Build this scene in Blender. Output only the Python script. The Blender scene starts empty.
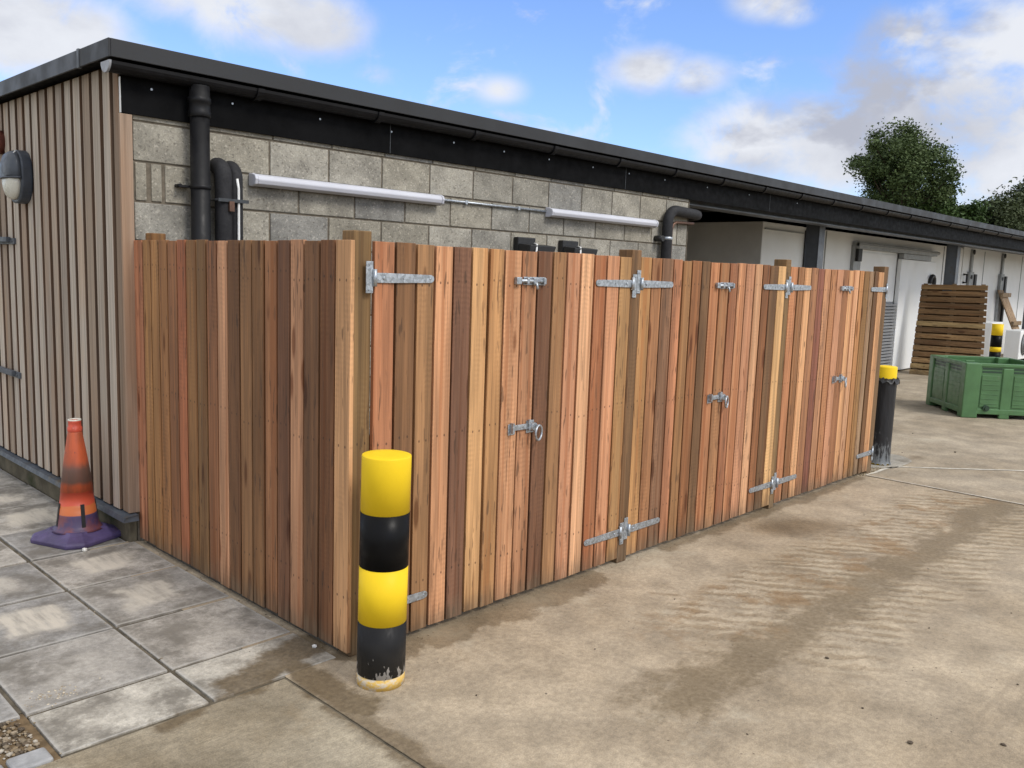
import bpy, bmesh, math, random
from mathutils import Vector, Matrix
random.seed(7)
PI = math.pi
SC = bpy.context.scene
COL = SC.collection

# ------------------------------------------------------------------ helpers
def lin(c, k=1.0):
    out = []
    for v in c:
        v = v / 255.0
        v = v / 12.92 if v <= 0.04045 else ((v + 0.055) / 1.055) ** 2.4
        out.append(min(v * k, 0.86))
    return tuple(out) + (1.0,)

class N:
    """short-hand for building a node tree"""
    def __init__(self, tree):
        self.t = tree; self.n = tree.nodes; self.l = tree.links
    def new(self, typ, **kw):
        nd = self.n.new(typ)
        for k, v in kw.items(): setattr(nd, k, v)
        return nd
    def put(self, sock, v):
        if v is None: return
        if hasattr(v, 'is_output') or isinstance(v, bpy.types.NodeSocket): self.l.new(v, sock)
        elif isinstance(v, (tuple, list)) and sock.type == 'RGBA' and len(v) == 3: sock.default_value = tuple(v) + (1,)
        else: sock.default_value = v
    def math(self, op, a, b=None, c=None, clamp=False):
        nd = self.new('ShaderNodeMath', operation=op, use_clamp=clamp)
        self.put(nd.inputs[0], a); self.put(nd.inputs[1], b)
        if c is not None: self.put(nd.inputs[2], c)
        return nd.outputs[0]
    def vmath(self, op, a, b=None, scale=None):
        nd = self.new('ShaderNodeVectorMath', operation=op)
        self.put(nd.inputs[0], a); self.put(nd.inputs[1], b)
        if scale is not None: self.put(nd.inputs['Scale'], scale)
        return nd.outputs['Value'] if op in ('DISTANCE', 'LENGTH', 'DOT_PRODUCT') else nd.outputs[0]
    def coord(self, which='Object'): return self.new('ShaderNodeTexCoord').outputs[which]
    def pos(self): return self.new('ShaderNodeNewGeometry').outputs['Position']
    def sep(self, v):
        nd = self.new('ShaderNodeSeparateXYZ'); self.put(nd.inputs[0], v); return nd.outputs
    def comb(self, x, y, z):
        nd = self.new('ShaderNodeCombineXYZ')
        for i, v in enumerate((x, y, z)): self.put(nd.inputs[i], v)
        return nd.outputs[0]
    def noise(self, vec, scale=5, detail=4, rough=0.55, dist=0.0, col=False):
        nd = self.new('ShaderNodeTexNoise'); self.put(nd.inputs['Vector'], vec)
        self.put(nd.inputs['Scale'], scale); nd.inputs['Detail'].default_value = detail
        nd.inputs['Roughness'].default_value = rough; nd.inputs['Distortion'].default_value = dist
        return nd.outputs['Color' if col else 'Fac']
    def voro(self, vec, scale=5, feature='F1', out='Distance', rnd=1.0):
        nd = self.new('ShaderNodeTexVoronoi', feature=feature); self.put(nd.inputs['Vector'], vec)
        nd.inputs['Scale'].default_value = scale; nd.inputs['Randomness'].default_value = rnd
        return nd.outputs[out]
    def map(self, v, a, b, c=0.0, d=1.0, smooth=True):
        nd = self.new('ShaderNodeMapRange', interpolation_type='SMOOTHSTEP' if smooth else 'LINEAR')
        self.put(nd.inputs[0], v)
        for i, x in enumerate((a, b, c, d)): self.put(nd.inputs[i + 1], x)
        return nd.outputs[0]
    def mix(self, f, a, b, mode='MIX'):
        nd = self.new('ShaderNodeMix', data_type='RGBA', blend_type=mode)
        self.put(nd.inputs[0], f); self.put(nd.inputs[6], a); self.put(nd.inputs[7], b)
        return nd.outputs[2]
    def mul(self, col, f):
        """colour times scalar"""
        nd = self.new('ShaderNodeVectorMath', operation='SCALE')
        self.put(nd.inputs[0], col); self.put(nd.inputs['Scale'], f)
        return nd.outputs[0]
    def attr(self, name):
        return self.new('ShaderNodeAttribute', attribute_name=name).outputs
    def bump(self, h, strength=0.3, dist=0.01):
        nd = self.new('ShaderNodeBump'); nd.inputs['Strength'].default_value = strength
        nd.inputs['Distance'].default_value = dist; self.put(nd.inputs['Height'], h)
        return nd.outputs[0]

def material(name):
    m = bpy.data.materials.new(name); m.use_nodes = True
    n = N(m.node_tree); b = m.node_tree.nodes['Principled BSDF']
    return m, n, b

def finish(n, b, col, rough=0.6, metal=0.0, normal=None, spec=None):
    n.put(b.inputs['Base Color'], col); n.put(b.inputs['Roughness'], rough); n.put(b.inputs['Metallic'], metal)
    if normal is not None: n.put(b.inputs['Normal'], normal)
    if spec is not None: n.put(b.inputs['Specular IOR Level'], spec)

def simple(name, col, rough=0.5, metal=0.0, var=0.12, vs=6.0, dirt=None, bump=0.0, bs=60, spec=None):
    m, n, b = material(name)
    c = n.coord()
    f = n.map(n.noise(c, vs, 6, 0.6), 0.3, 0.7, 1 - var, 1 + var)
    base = n.mul(tuple(col[:3]), f)
    if dirt:
        dcol, amt, ds = dirt
        base = n.mix(n.map(n.noise(c, ds, 7, 0.65), 0.62 - amt, 0.78 - amt * 0.6), base, tuple(dcol[:3]) + (1,))
    rg = n.map(n.noise(c, vs * 3, 4), 0.3, 0.7, max(rough - 0.1, 0.02), min(rough + 0.1, 1))
    finish(n, b, base, rg, metal, n.bump(n.noise(c, bs, 4), bump, 0.004) if bump else None, spec)
    return m

# ------------------------------------------------------------------ materials
def wood_material(name, streak=0.6, across=False):
    """timber: base tint from the per-board attribute, grain along the board (object z)"""
    m, n, b = material(name)
    a = n.attr('bcol'); col = a['Color']; seed = a['Alpha']
    oc = n.coord()
    if across:
        so_ = n.sep(oc); oc = n.comb(so_[0], so_[2], so_[1])
    o = n.vmath('ADD', oc, n.comb(n.math('MULTIPLY', seed, 31.7), n.math('MULTIPLY', seed, 17.3), n.math('MULTIPLY', seed, 53.1)))
    g1 = n.noise(n.vmath('MULTIPLY', o, (34, 34, 0.9)), 1.0, 5, 0.6, 0.6)
    g2 = n.noise(n.vmath('MULTIPLY', o, (190, 190, 3.0)), 1.0, 3, 0.6)
    tone = n.noise(n.vmath('MULTIPLY', o, (9, 9, 0.8)), 1.0, 3, 0.5)
    f = n.math('MULTIPLY', n.map(g1, 0.28, 0.72, 0.70, 1.20), n.map(g2, 0.25, 0.75, 0.82, 1.14))
    f = n.math('MULTIPLY', f, n.map(tone, 0.3, 0.7, 0.78, 1.14))
    # sawn cross marks
    z = n.sep(o)[2]
    saw = n.math('SINE', n.math('ADD', n.math('MULTIPLY', z, 260), n.math('MULTIPLY', g1, 9)))
    sawm = n.map(n.noise(n.vmath('MULTIPLY', o, (8, 8, 1.6)), 1.0, 2), 0.5, 0.68)
    f = n.math('MULTIPLY', f, n.math('ADD', 1.0, n.math('MULTIPLY', n.math('MULTIPLY', saw, sawm), 0.07)))
    c = n.mul(col, f)
    # darker / redder heart stripes that run the board
    stripe = n.noise(n.vmath('MULTIPLY', o, (26, 26, 0.35)), 1.0, 2, 0.5)
    c = n.mix(n.map(stripe, 0.55, 0.66, 0, 0.75), c, n.mix(1.0, col, (0.72, 0.60, 0.52, 1), 'MULTIPLY'))
    # short dark resin dashes
    dash = n.noise(n.vmath('MULTIPLY', o, (72, 72, 7.5)), 1.0, 1.0, 0.4)
    patch = n.map(n.noise(n.vmath('MULTIPLY', o, (3, 3, 1.1)), 1.0, 2), 0.42, 0.54)
    dm = n.math('MULTIPLY', n.map(dash, 0.645, 0.69), patch)
    c = n.mix(n.math('MULTIPLY', dm, streak), c, (0.06, 0.035, 0.022, 1))
    # paired nail heads where the boards cross the rails behind
    uvs = n.sep(n.coord('UV')); zz0 = n.sep(n.pos())[2]
    zj = n.math('ADD', zz0, n.math('MULTIPLY', n.math('SUBTRACT', seed, 0.5), 0.05))
    du = n.math('MULTIPLY', n.math('SUBTRACT', n.math('ABSOLUTE', n.math('SUBTRACT', uvs[0], 0.5)), 0.22), 0.105)
    nm = None
    for zr in (0.285, 0.945, 1.645):
        dz = n.math('SUBTRACT', zj, zr)
        dd = n.math('SQRT', n.math('ADD', n.math('MULTIPLY', du, du), n.math('MULTIPLY', n.math('MULTIPLY', dz, dz), 0.55)))
        k_ = n.map(dd, 0.0030, 0.0060, 1, 0); nm = k_ if nm is None else n.math('MAXIMUM', nm, k_)
    c = n.mix(n.math('MULTIPLY', nm, 0.75), c, (0.05, 0.03, 0.02, 1))
    # knots
    kv = n.vmath('MULTIPLY', o, (13, 13, 2.6))
    kd = n.voro(kv, 1.0)
    kp = n.map(n.noise(n.vmath('MULTIPLY', o, (2.1, 2.1, 0.9)), 1.0, 1), 0.54, 0.57)
    km = n.math('MULTIPLY', n.map(kd, 0.12, 0.26, 1, 0), kp)
    c = n.mix(n.math('MULTIPLY', km, 0.8), c, n.mix(1.0, col, (0.30, 0.2, 0.14, 1), 'MULTIPLY'))
    # splash dirt near the foot: grey-brown mud with its own uneven edge
    zz = n.sep(n.pos())[2]
    mud = n.math('ADD', zz, n.math('MULTIPLY', n.noise(n.pos(), 9, 4), 0.16))
    c = n.mix(n.map(mud, 0.09, 0.24, 0.55, 0), c, (0.17, 0.13, 0.085, 1))
    # dark water streaks that climb from the cut end
    stk = n.noise(n.vmath('MULTIPLY', o, (48, 48, 1.3)), 1.0, 3, 0.6)
    hgt = n.math('ADD', zz, n.math('MULTIPLY', n.math('SUBTRACT', 0.62, stk), 1.5))
    c = n.mix(n.map(hgt, 0.12, 0.32, 0.55, 0), c, n.mix(1.0, c, (0.34, 0.27, 0.21, 1), 'MULTIPLY'))
    h = n.math('ADD', n.math('MULTIPLY', g1, 0.6), n.math('MULTIPLY', g2, 0.5))
    finish(n, b, c, n.map(g1, 0.3, 0.7, 0.62, 0.82), 0, n.bump(h, 0.35, 0.003), 0.25)
    return m

M = {}
M['cedar'] = wood_material('cedar')
M['post'] = wood_material('green_treated_post', 0.5)

def weathered_material():
    m, n, b = material('weathered_larch')
    a = n.attr('bcol'); seed = a['Alpha']
    o = n.vmath('ADD', n.coord(), n.comb(0, n.math('MULTIPLY', seed, 23.0), n.math('MULTIPLY', seed, 41.0)))
    g1 = n.noise(n.vmath('MULTIPLY', o, (40, 40, 0.9)), 1.0, 5, 0.62, 0.4)
    g2 = n.noise(n.vmath('MULTIPLY', o, (160, 160, 2.5)), 1.0, 3)
    big = n.noise(n.vmath('MULTIPLY', o, (5, 5, 0.7)), 1.0, 3)
    f = n.math('MULTIPLY', n.map(g1, 0.28, 0.72, 0.72, 1.16), n.map(g2, 0.25, 0.75, 0.9, 1.08))
    c = n.mul(a['Color'], f)
    c = n.mix(n.map(big, 0.48, 0.68, 0, 0.5), c, n.mix(1.0, a['Color'], (1.0, 0.78, 0.6, 1), 'MULTIPLY'))
    finish(n, b, c, 0.8, 0, n.bump(g1, 0.3, 0.003), 0.2)
    return m
M['weathered'] = weathered_material()

def block_material():
    m, n, b = material('concrete_block')
    a = n.attr('bcol'); seed = a['Alpha']
    o = n.vmath('ADD', n.coord(), n.comb(n.math('MULTIPLY', seed, 13.0), 0, n.math('MULTIPLY', seed, 7.0)))
    sp = n.voro(o, 95, out='Color')
    sv = n.sep(sp)[0]
    fine = n.noise(o, 140, 3, 0.7)
    f = n.math('MULTIPLY', n.map(sv, 0.0, 1.0, 0.87, 1.12, False), n.map(fine, 0.3, 0.7, 0.86, 1.12))
    f = n.math('MULTIPLY', f, n.map(n.noise(o, 5, 6, 0.65), 0.3, 0.7, 0.72, 1.2))
    c = n.mul(a['Color'], f)
    c = n.mix(n.map(sv, 0.93, 0.97, 0, 0.28), c, (0.62, 0.57, 0.48, 1))
    c = n.mix(n.map(sv, 0.06, 0.03, 0, 0.4), c, (0.10, 0.085, 0.07, 1))
    finish(n, b, c, 0.92, 0, n.bump(n.math('ADD', sv, fine), 0.5, 0.004), 0.15)
    return m
M['block'] = block_material()
M['mortar'] = simple('mortar', (0.15, 0.128, 0.098), 0.95, 0, 0.25, 20, None, 0.6, 90, 0.1)
M['trim'] = simple('dark_grey_coated_metal', (0.030, 0.031, 0.033), 0.5, 0.0, 0.05, 1.5, None, 0.03, 30, 0.3)
M['fascia'] = simple('black_fascia', (0.0055, 0.0056, 0.006), 0.6, 0.0, 0.3, 5, ((0.012, 0.012, 0.012), 0.02, 6), 0, 60, 0.05)
M['gutter'] = simple('black_plastic', (0.008, 0.008, 0.009), 0.5, 0, 0.2, 8, None, 0, 60, 0.25)
M['capgrey'] = simple('grey_plastic_cap', (0.30, 0.31, 0.33), 0.5, 0, 0.1, 20)
M['steel'] = simple('grey_painted_steel', (0.085, 0.095, 0.108), 0.55, 0.0, 0.12, 6, ((0.08, 0.07, 0.06), 0.06, 5))
M['galv'] = None
def galv_material():
    m, n, b = material('galvanised_steel')
    o = n.coord()
    v = n.sep(n.voro(o, 90, out='Color'))[0]
    c = n.mul((0.46, 0.50, 0.54), n.map(v, 0, 1, 0.62, 1.1, False))
    c = n.mix(n.map(n.noise(o, 50, 5), 0.55, 0.7, 0, 0.5), c, (0.27, 0.28, 0.29, 1))
    finish(n, b, c, n.map(v, 0, 1, 0.34, 0.52, False), 0.75)
    return m
M['galv'] = galv_material()
M['darkmetal'] = simple('dark_metal', (0.06, 0.065, 0.07), 0.45, 0.5, 0.2, 30)
M['white'] = simple('white_panel', (0.76, 0.77, 0.76), 0.42, 0, 0.035, 1.3, ((0.52, 0.50, 0.45), -0.03, 1.6))
M['whitedoor'] = simple('white_door_panel', (0.80, 0.815, 0.81), 0.4, 0, 0.03, 1.2)
M['shadeface'] = simple('shaded_white_panel', (0.64, 0.64, 0.62), 0.5, 0, 0.08, 2)  # white panel greyed: the end face's shade is put into the colour
M['greyrail'] = simple('aluminium_rail', (0.30, 0.31, 0.31), 0.45, 0.3, 0.12, 8)
M['black'] = simple('black_rubber', (0.012, 0.012, 0.013), 0.5, 0, 0.2, 20)
M['rubber'] = simple('foam_insulation', (0.022, 0.022, 0.024), 0.72, 0, 0.2, 25, None, 0.25, 40, 0.3)
M['copper'] = simple('aged_copper', (0.15, 0.085, 0.06), 0.5, 0.6, 0.2, 20)
M['cable'] = simple('white_cable', (0.72, 0.72, 0.70), 0.45, 0, 0.05, 10)
M['rust'] = simple('rust_red_paint', (0.14, 0.035, 0.022), 0.6, 0, 0.25, 12)
M['batten'] = simple('white_polycarbonate', (0.54, 0.55, 0.60), 0.5, 0, 0.04, 3)
M['lens'] = simple('frosted_lens', (0.60, 0.58, 0.50), 0.3, 0, 0.08, 8)
M['lamp'] = simple('lamp_grey_plastic', (0.045, 0.053, 0.066), 0.45, 0, 0.15, 12)
M['flash'] = simple('blue_grey_flashing', (0.065, 0.078, 0.095), 0.5, 0.1, 0.25, 9, ((0.09, 0.075, 0.055), 0.10, 6))
M['plinth'] = simple('damp_plinth', (0.115, 0.10, 0.07), 0.9, 0, 0.3, 6, ((0.05, 0.055, 0.028), 0.12, 4), 0.5, 70, 0.15)
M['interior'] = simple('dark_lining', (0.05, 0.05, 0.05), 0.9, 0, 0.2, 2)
M['yellow'] = simple('yellow_film', (0.80, 0.55, 0.022), 0.45, 0, 0.04, 3, None, 0.02, 20, 0.1)
M['blackband'] = simple('gloss_black_film', (0.006, 0.006, 0.0065), 0.42, 0, 0.15, 6, None, 0.05, 18, 0.10)

def worn_band_material():
    """black band whose lower edge has been scraped to white; world height drives the wear"""
    m, n, b = material('scraped_black_film')
    p = n.pos(); z = n.sep(p)[2]
    nz = n.noise(n.vmath('MULTIPLY', p, (70, 70, 26)), 1.0, 4, 0.6)
    th = n.math('ADD', nz, n.map(z, 0.045, 0.15, 0.16, -0.20, False))
    th = n.math('ADD', th, n.math('MULTIPLY', n.math('SUBTRACT', n.noise(p, 13, 3), 0.52), 0.9))
    side = n.map(n.sep(p)[0], -0.08, 0.02, 0.0, 0.04)
    c = n.mix(n.map(n.math('ADD', th, side), 0.60, 0.63), (0.013, 0.013, 0.014, 1), (0.55, 0.53, 0.50, 1))
    dusty = n.map(n.math('ADD', z, n.math('MULTIPLY', n.noise(p, 12, 4), 0.12)), 0.08, 0.30, 0.35, 0)
    c = n.mix(dusty, c, n.mix(0.5, c, (0.13, 0.12, 0.10, 1)))
    finish(n, b, c, n.map(nz, 0.3, 0.7, 0.42, 0.6), 0, None, 0.15)
    return m
M['wornblack'] = worn_band_material()
def worn_yellow():
    m, n, b = material('worn_yellow_paint')
    p = n.pos()
    nz = n.noise(n.vmath('MULTIPLY', p, (22, 22, 40)), 1.0, 5, 0.65)
    c = n.mix(n.map(nz, 0.46, 0.60), (0.62, 0.40, 0.09, 1), (0.56, 0.49, 0.38, 1))
    c = n.mix(n.map(n.noise(p, 45, 4), 0.6, 0.7, 0, 0.7), c, (0.30, 0.23, 0.14, 1))
    finish(n, b, c, 0.65)
    return m
M['wornyellow'] = worn_yellow()
def sleeve_material():
    m, n, b = material('dusty_black_plastic_sleeve')
    p = n.pos(); z = n.sep(p)[2]
    nz = n.noise(n.vmath('MULTIPLY', p, (40, 40, 14)), 1.0, 5, 0.62)
    d = n.math('ADD', nz, n.map(z, 0.0, 0.42, 0.17, -0.22, False))
    c = n.mix(n.map(d, 0.46, 0.66), (0.010, 0.010, 0.012, 1), (0.15, 0.16, 0.165, 1))
    finish(n, b, c, 0.48, 0, n.bump(n.noise(n.vmath('MULTIPLY', p, (22, 22, 5)), 1.0, 4), 0.5, 0.02))
    return m
M['sleeve'] = sleeve_material()

def cone_material():
    m, n, b = material('faded_cone_plastic')
    p = n.coord(); z = n.sep(p)[2]
    nz = n.noise(p, 14, 5, 0.62)
    zz = n.math('ADD', z, n.math('MULTIPLY', n.math('SUBTRACT', nz, 0.5), 0.03))
    c = n.mix(n.map(n.noise(n.vmath('MULTIPLY', p, (30, 30, 5)), 1, 4), 0.35, 0.7), (0.50, 0.095, 0.03, 1), (0.34, 0.075, 0.03, 1))
    c = n.mix(n.map(zz, 0.300, 0.306), (0.52, 0.075, 0.035, 1), c)           # redder lower sleeve
    dm = n.math('MULTIPLY', n.map(zz, 0.335, 0.37), n.map(zz, 0.43, 0.50, 1, 0))
    c = n.mix(n.math('MULTIPLY', dm, 0.85), c, (0.075, 0.062, 0.05, 1))          # tyre-black scuff
    c = n.mix(n.map(zz, 0.222, 0.226, 1, 0), c, (0.50, 0.13, 0.035, 1))
    pc = n.mix(n.map(n.noise(p, 9, 5), 0.42, 0.62), (0.062, 0.042, 0.105, 1), (0.16, 0.052, 0.062, 1))
    c = n.mix(n.map(z, 0.164, 0.168, 1, 0), c, pc)
    mark = n.math('MULTIPLY', n.map(n.noise(n.vmath('MULTIPLY', p, (45, 45, 20)), 1, 3), 0.66, 0.70), n.map(z, 0.45, 0.5))
    c = n.mix(mark, c, (0.10, 0.05, 0.04, 1))
    finish(n, b, c, 0.5)
    return m
M['cone'] = cone_material()
M['conebase'] = simple('faded_purple_rubber', (0.075, 0.054, 0.135), 0.55, 0, 0.3, 7, ((0.105, 0.06, 0.085), 0.02, 8), 0.3, 60)
M['conetip'] = simple('cone_tip_plastic', (0.50, 0.07, 0.035), 0.5, 0, 0.2, 30, ((0.6, 0.45, 0.38), 0.02, 40))
M['crate'] = simple('green_crate_plastic', (0.072, 0.165, 0.062), 0.42, 0, 0.14, 4, ((0.12, 0.16, 0.09), 0.0, 5), 0.08, 40)
M['cratedark'] = simple('dark_green_plastic', (0.02, 0.05, 0.025), 0.5, 0, 0.14, 4)
M['slat'] = wood_material('treated_slat', 0.6, True)
M['grille'] = simple('grey_louvre', (0.25, 0.26, 0.27), 0.5, 0.1, 0.1, 5)
M['bark'] = simple('bark', (0.07, 0.055, 0.04), 0.95, 0, 0.3, 8, None, 0.6, 12, 0.1)
M['filler'] = simple('joint_dirt', (0.115, 0.098, 0.072), 0.95, 0, 0.35, 9, None, 0.5, 80, 0.1)
M['pebble'] = None

def leaf_material(name, c1, c2, c3):
    m, n, b = material(name)
    a = n.attr('bcol')
    r = n.sep(a['Color'])[0]
    c = n.mix(n.map(r, 0.0, 0.6, 0, 1, False), c1 + (1,), c2 + (1,))
    c = n.mix(n.map(r, 0.75, 1.0, 0, 1, False), c, c3 + (1,))
    finish(n, b, c, 0.6, 0, None, 0.25)
    return m
M['leaf_a'] = leaf_material('oak_leaves', (0.040, 0.064, 0.020), (0.066, 0.098, 0.032), (0.105, 0.130, 0.048))
M['leaf_b'] = leaf_material('hedge_leaves', (0.036, 0.068, 0.018), (0.056, 0.096, 0.026), (0.09, 0.12, 0.04))
M['leaf_c'] = leaf_material('dark_leaves', (0.044, 0.060, 0.024), (0.068, 0.086, 0.034), (0.10, 0.112, 0.05))

# ---- ground shaders (world coordinates; stains are real stains on the concrete)
def stain_masks(n, p):
    """damp and mud stains shared by yard and paving: returns list of (mask, colour)"""
    s = n.sep(p); x, y = s[0], s[1]
    wob = n.math('SUBTRACT', n.noise(p, 4.0, 6, 0.65), 0.5)
    # brown puddle mark at the fence corner, wandering to lower left and lower right
    def seg(ax, ay, bx, by, r, k=0.25, so=0.025):
        dx, dy = bx - ax, by - ay; L2 = dx * dx + dy * dy
        t = n.math('ADD', n.math('MULTIPLY', n.math('SUBTRACT', x, ax), dx / L2), n.math('MULTIPLY', n.math('SUBTRACT', y, ay), dy / L2), clamp=True)
        ex = n.math('SUBTRACT', n.math('SUBTRACT', x, ax), n.math('MULTIPLY', t, dx))
        ey = n.math('SUBTRACT', n.math('SUBTRACT', y, ay), n.math('MULTIPLY', t, dy))
        d = n.math('SQRT', n.math('ADD', n.math('MULTIPLY', ex, ex), n.math('MULTIPLY', ey, ey)))
        d = n.math('ADD', d, n.math('MULTIPLY', wob, k))
        return n.map(d, r - so, r + so, 1, 0)
    pud = n.math('MAXIMUM', seg(-0.02, 0.26, -0.45, 0.10, 0.10), seg(-0.20, 0.20, -0.20, -0.36, 0.075))
    pud = n.math('MAXIMUM', pud, seg(-0.45, 0.08, -0.80, 0.0, 0.04))
    pud = n.math('MAXIMUM', pud, n.math('MULTIPLY', seg(-0.265, -0.3, -0.275, -1.5, 0.055, 0.22), 0.85))
    damp = n.math('MAXIMUM', seg(0.15, 0.0, 1.55, -0.03, 0.17, 0.42), seg(3.35, -0.26, 3.70, -0.46, 0.16, 0.30, 0.12))
    damp = n.math('MAXIMUM', damp, seg(1.68, -0.42, 1.76, -0.52, 0.015, 0.10))
    damp = n.math('MAXIMUM', damp, seg(2.4, -0.01, 5.4, -0.03, 0.06, 0.30))
    damp = n.math('MAXIMUM', damp, seg(6.45, -0.02, 6.85, -0.03, 0.04, 0.30, 0.06))
    return pud, damp

def concrete_material(name, c1, c2, track=False, lightness=1.0, brush=0.0):
    m, n, b = material(name)
    p = n.pos(); s = n.sep(p); x, y = s[0], s[1]
    big = n.noise(p, 0.7, 5, 0.6); mid = n.noise(p, 3.3, 7, 0.66); fine = n.noise(p, 38, 6, 0.7); grit = n.noise(p, 170, 2, 0.6)
    c = n.mix(n.map(big, 0.36, 0.64), c1 + (1,), c2 + (1,))
    c = n.mul(c, n.map(mid, 0.28, 0.72, 0.74, 1.2))
    c = n.mul(c, n.map(fine, 0.3, 0.7, 0.82, 1.14))
    c = n.mul(c, n.map(grit, 0.3, 0.7, 0.86, 1.12))
    # laitance: pale film
    c = n.mix(n.map(n.noise(n.vmath('ADD', p, (9, 3, 0)), 1.5, 7, 0.7), 0.56, 0.70, 0, 0.45), c, (0.50 * lightness, 0.45 * lightness, 0.35 * lightness, 1))
    # mud film
    c = n.mix(n.map(n.noise(n.vmath('ADD', p, (3, 31, 0)), 2.0, 8, 0.7), 0.58, 0.70, 0, 0.38), c, (0.23, 0.17, 0.10, 1))
    h = n.math('ADD', n.math('MULTIPLY', fine, 0.5), n.math('MULTIPLY', grit, 0.25))
    if track:
        wob = n.math('SUBTRACT', n.noise(p, 1.6, 5, 0.6), 0.5)
        yc = n.math('ADD', y, n.math('MULTIPLY', wob, 0.45))
        # long mud band of a wheel path, parallel to the fence
        def band(cen, hw, soft):
            d = n.math('ABSOLUTE', n.math('SUBTRACT', yc, cen))
            return n.map(d, hw - soft, hw + soft, 1, 0)
        bl = n.math('MULTIPLY', n.map(x, 0.2, 0.9), n.map(x, 5.4, 9.0, 1, 0))
        edge = n.noise(n.vmath('MULTIPLY', p, (1.0, 1.6, 1.0)), 5.5, 9, 0.72)
        b1 = n.math('MULTIPLY', band(-1.16, 0.17, 0.22), bl)
        b1 = n.map(n.math('ADD', b1, n.math('MULTIPLY', n.math('SUBTRACT', edge, 0.5), 1.9)), 0.30, 0.85)
        b1 = n.math('MULTIPLY', b1, n.map(band(-1.16, 0.34, 0.16), 0.0, 0.4))
        c = n.mix(n.math('MULTIPLY', b1, 0.72), c, n.mix(n.map(fine, 0.3, 0.7), (0.125, 0.092, 0.052, 1), (0.185, 0.143, 0.088, 1)))
        # tread ridges: slanted lugs left in the mud film
        def ridges(cen, hw, slope, per, x0, x1, ph):
            w2 = n.math('MULTIPLY', n.math('SUBTRACT', n.noise(p, 4, 5, 0.65), 0.5), per * 1.9)
            t = n.math('ADD', n.math('ADD', x, n.math('MULTIPLY', y, slope)), w2)
            sn = n.math('SINE', n.math('ADD', n.math('MULTIPLY', t, 2 * PI / per), ph))
            mk = n.math('MULTIPLY', band(cen, hw, 0.08), n.math('MULTIPLY', n.map(x, x0, x0 + 0.7), n.map(x, x1, x1 + 3.0, 1, 0)))
            mk = n.math('MULTIPLY', mk, n.math('MULTIPLY', n.map(n.noise(p, 3.4, 6, 0.66), 0.33, 0.54), n.map(n.noise(n.vmath('ADD', p, (5, 2, 0)), 8.5, 3, 0.6), 0.32, 0.50)))
            return sn, mk
        s1, m1 = ridges(-0.80, 0.24, 0.75, 0.120, 1.0, 7.0, 0.0)
        s2, m2 = ridges(-1.44, 0.17, 0.75, 0.120, 1.2, 9.0, 1.3)
        for sn, mk, a in ((s1, m1, 0.56), (s2, m2, 0.52)):
            c = n.mix(n.math('MULTIPLY', n.math('MULTIPLY', n.map(sn, 0.0, 0.6), mk), a), c, (0.21, 0.155, 0.09, 1))
            c = n.mix(n.math('MULTIPLY', n.math('MULTIPLY', n.map(sn, -0.3, -0.9), mk), a * 0.6), c, (0.46, 0.39, 0.28, 1))
            h = n.math('ADD', h, n.math('MULTIPLY', n.math('MULTIPLY', sn, mk), -0.9))
        ru = n.math('MULTIPLY', n.map(n.noise(n.vmath('ADD', p, (1, 7, 0)), 3.2, 7, 0.7), 0.50, 0.62), n.math('MULTIPLY', band(-0.84, 0.26, 0.12), n.map(x, 0.9, 1.6)))
        c = n.mix(n.math('MULTIPLY', ru, 0.65), c, (0.235, 0.150, 0.075, 1))
        # faint thin wheel lines further out
        for cen in (-2.02, -2.10, -2.75):
            l = n.map(n.math('ABSOLUTE', n.math('SUBTRACT', n.math('ADD', y, n.math('MULTIPLY', x, 0.03)), cen)), 0.004, 0.018, 0.35, 0)
            c = n.mix(n.math('MULTIPLY', l, n.map(mid, 0.4, 0.6)), c, (0.22, 0.18, 0.13, 1))
    if brush:
        br = n.noise(n.vmath('MULTIPLY', n.vmath('ADD', p, (0, 0, 0)), (8, 120, 1)), 1.0, 3, 0.6)
        c = n.mul(c, n.map(br, 0.35, 0.65, 1 - brush, 1 + brush))
    # dark specks / chips
    sp = n.voro(p, 17)
    spm = n.math('MULTIPLY', n.map(sp, 0.05, 0.09, 1, 0), n.map(n.noise(p, 1.9, 3), 0.5, 0.58))
    c = n.mix(n.math('MULTIPLY', spm, 0.75), c, (0.07, 0.05, 0.035, 1))
    pud, damp = stain_masks(n, p)
    c = n.mix(n.math('MULTIPLY', damp, 0.75), c, n.mix(1.0, c, (0.47, 0.42, 0.35, 1), 'MULTIPLY'))
    c = n.mix(n.math('MULTIPLY', pud, 0.85), c, n.mix(n.map(fine, 0.3, 0.7), (0.090, 0.064, 0.036, 1), (0.150, 0.110, 0.062, 1)))
    rough = n.math('SUBTRACT', n.map(mid, 0.3, 0.7, 0.78, 0.95), n.math('MULTIPLY', n.math('MAXIMUM', pud, damp), 0.22))
    finish(n, b, c, rough, 0, n.bump(h, 0.55, 0.012), 0.25)
    return m
M['yard'] = concrete_material('yard_concrete', (0.312, 0.250, 0.172), (0.398, 0.330, 0.240), True)
M['apron'] = concrete_material('apron_concrete', (0.205, 0.165, 0.108), (0.36, 0.312, 0.232), False, 1.0, 0.06)
M['yardfar'] = concrete_material('far_yard_concrete', (0.310, 0.254, 0.182), (0.392, 0.329, 0.245), False, 1.0)

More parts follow.
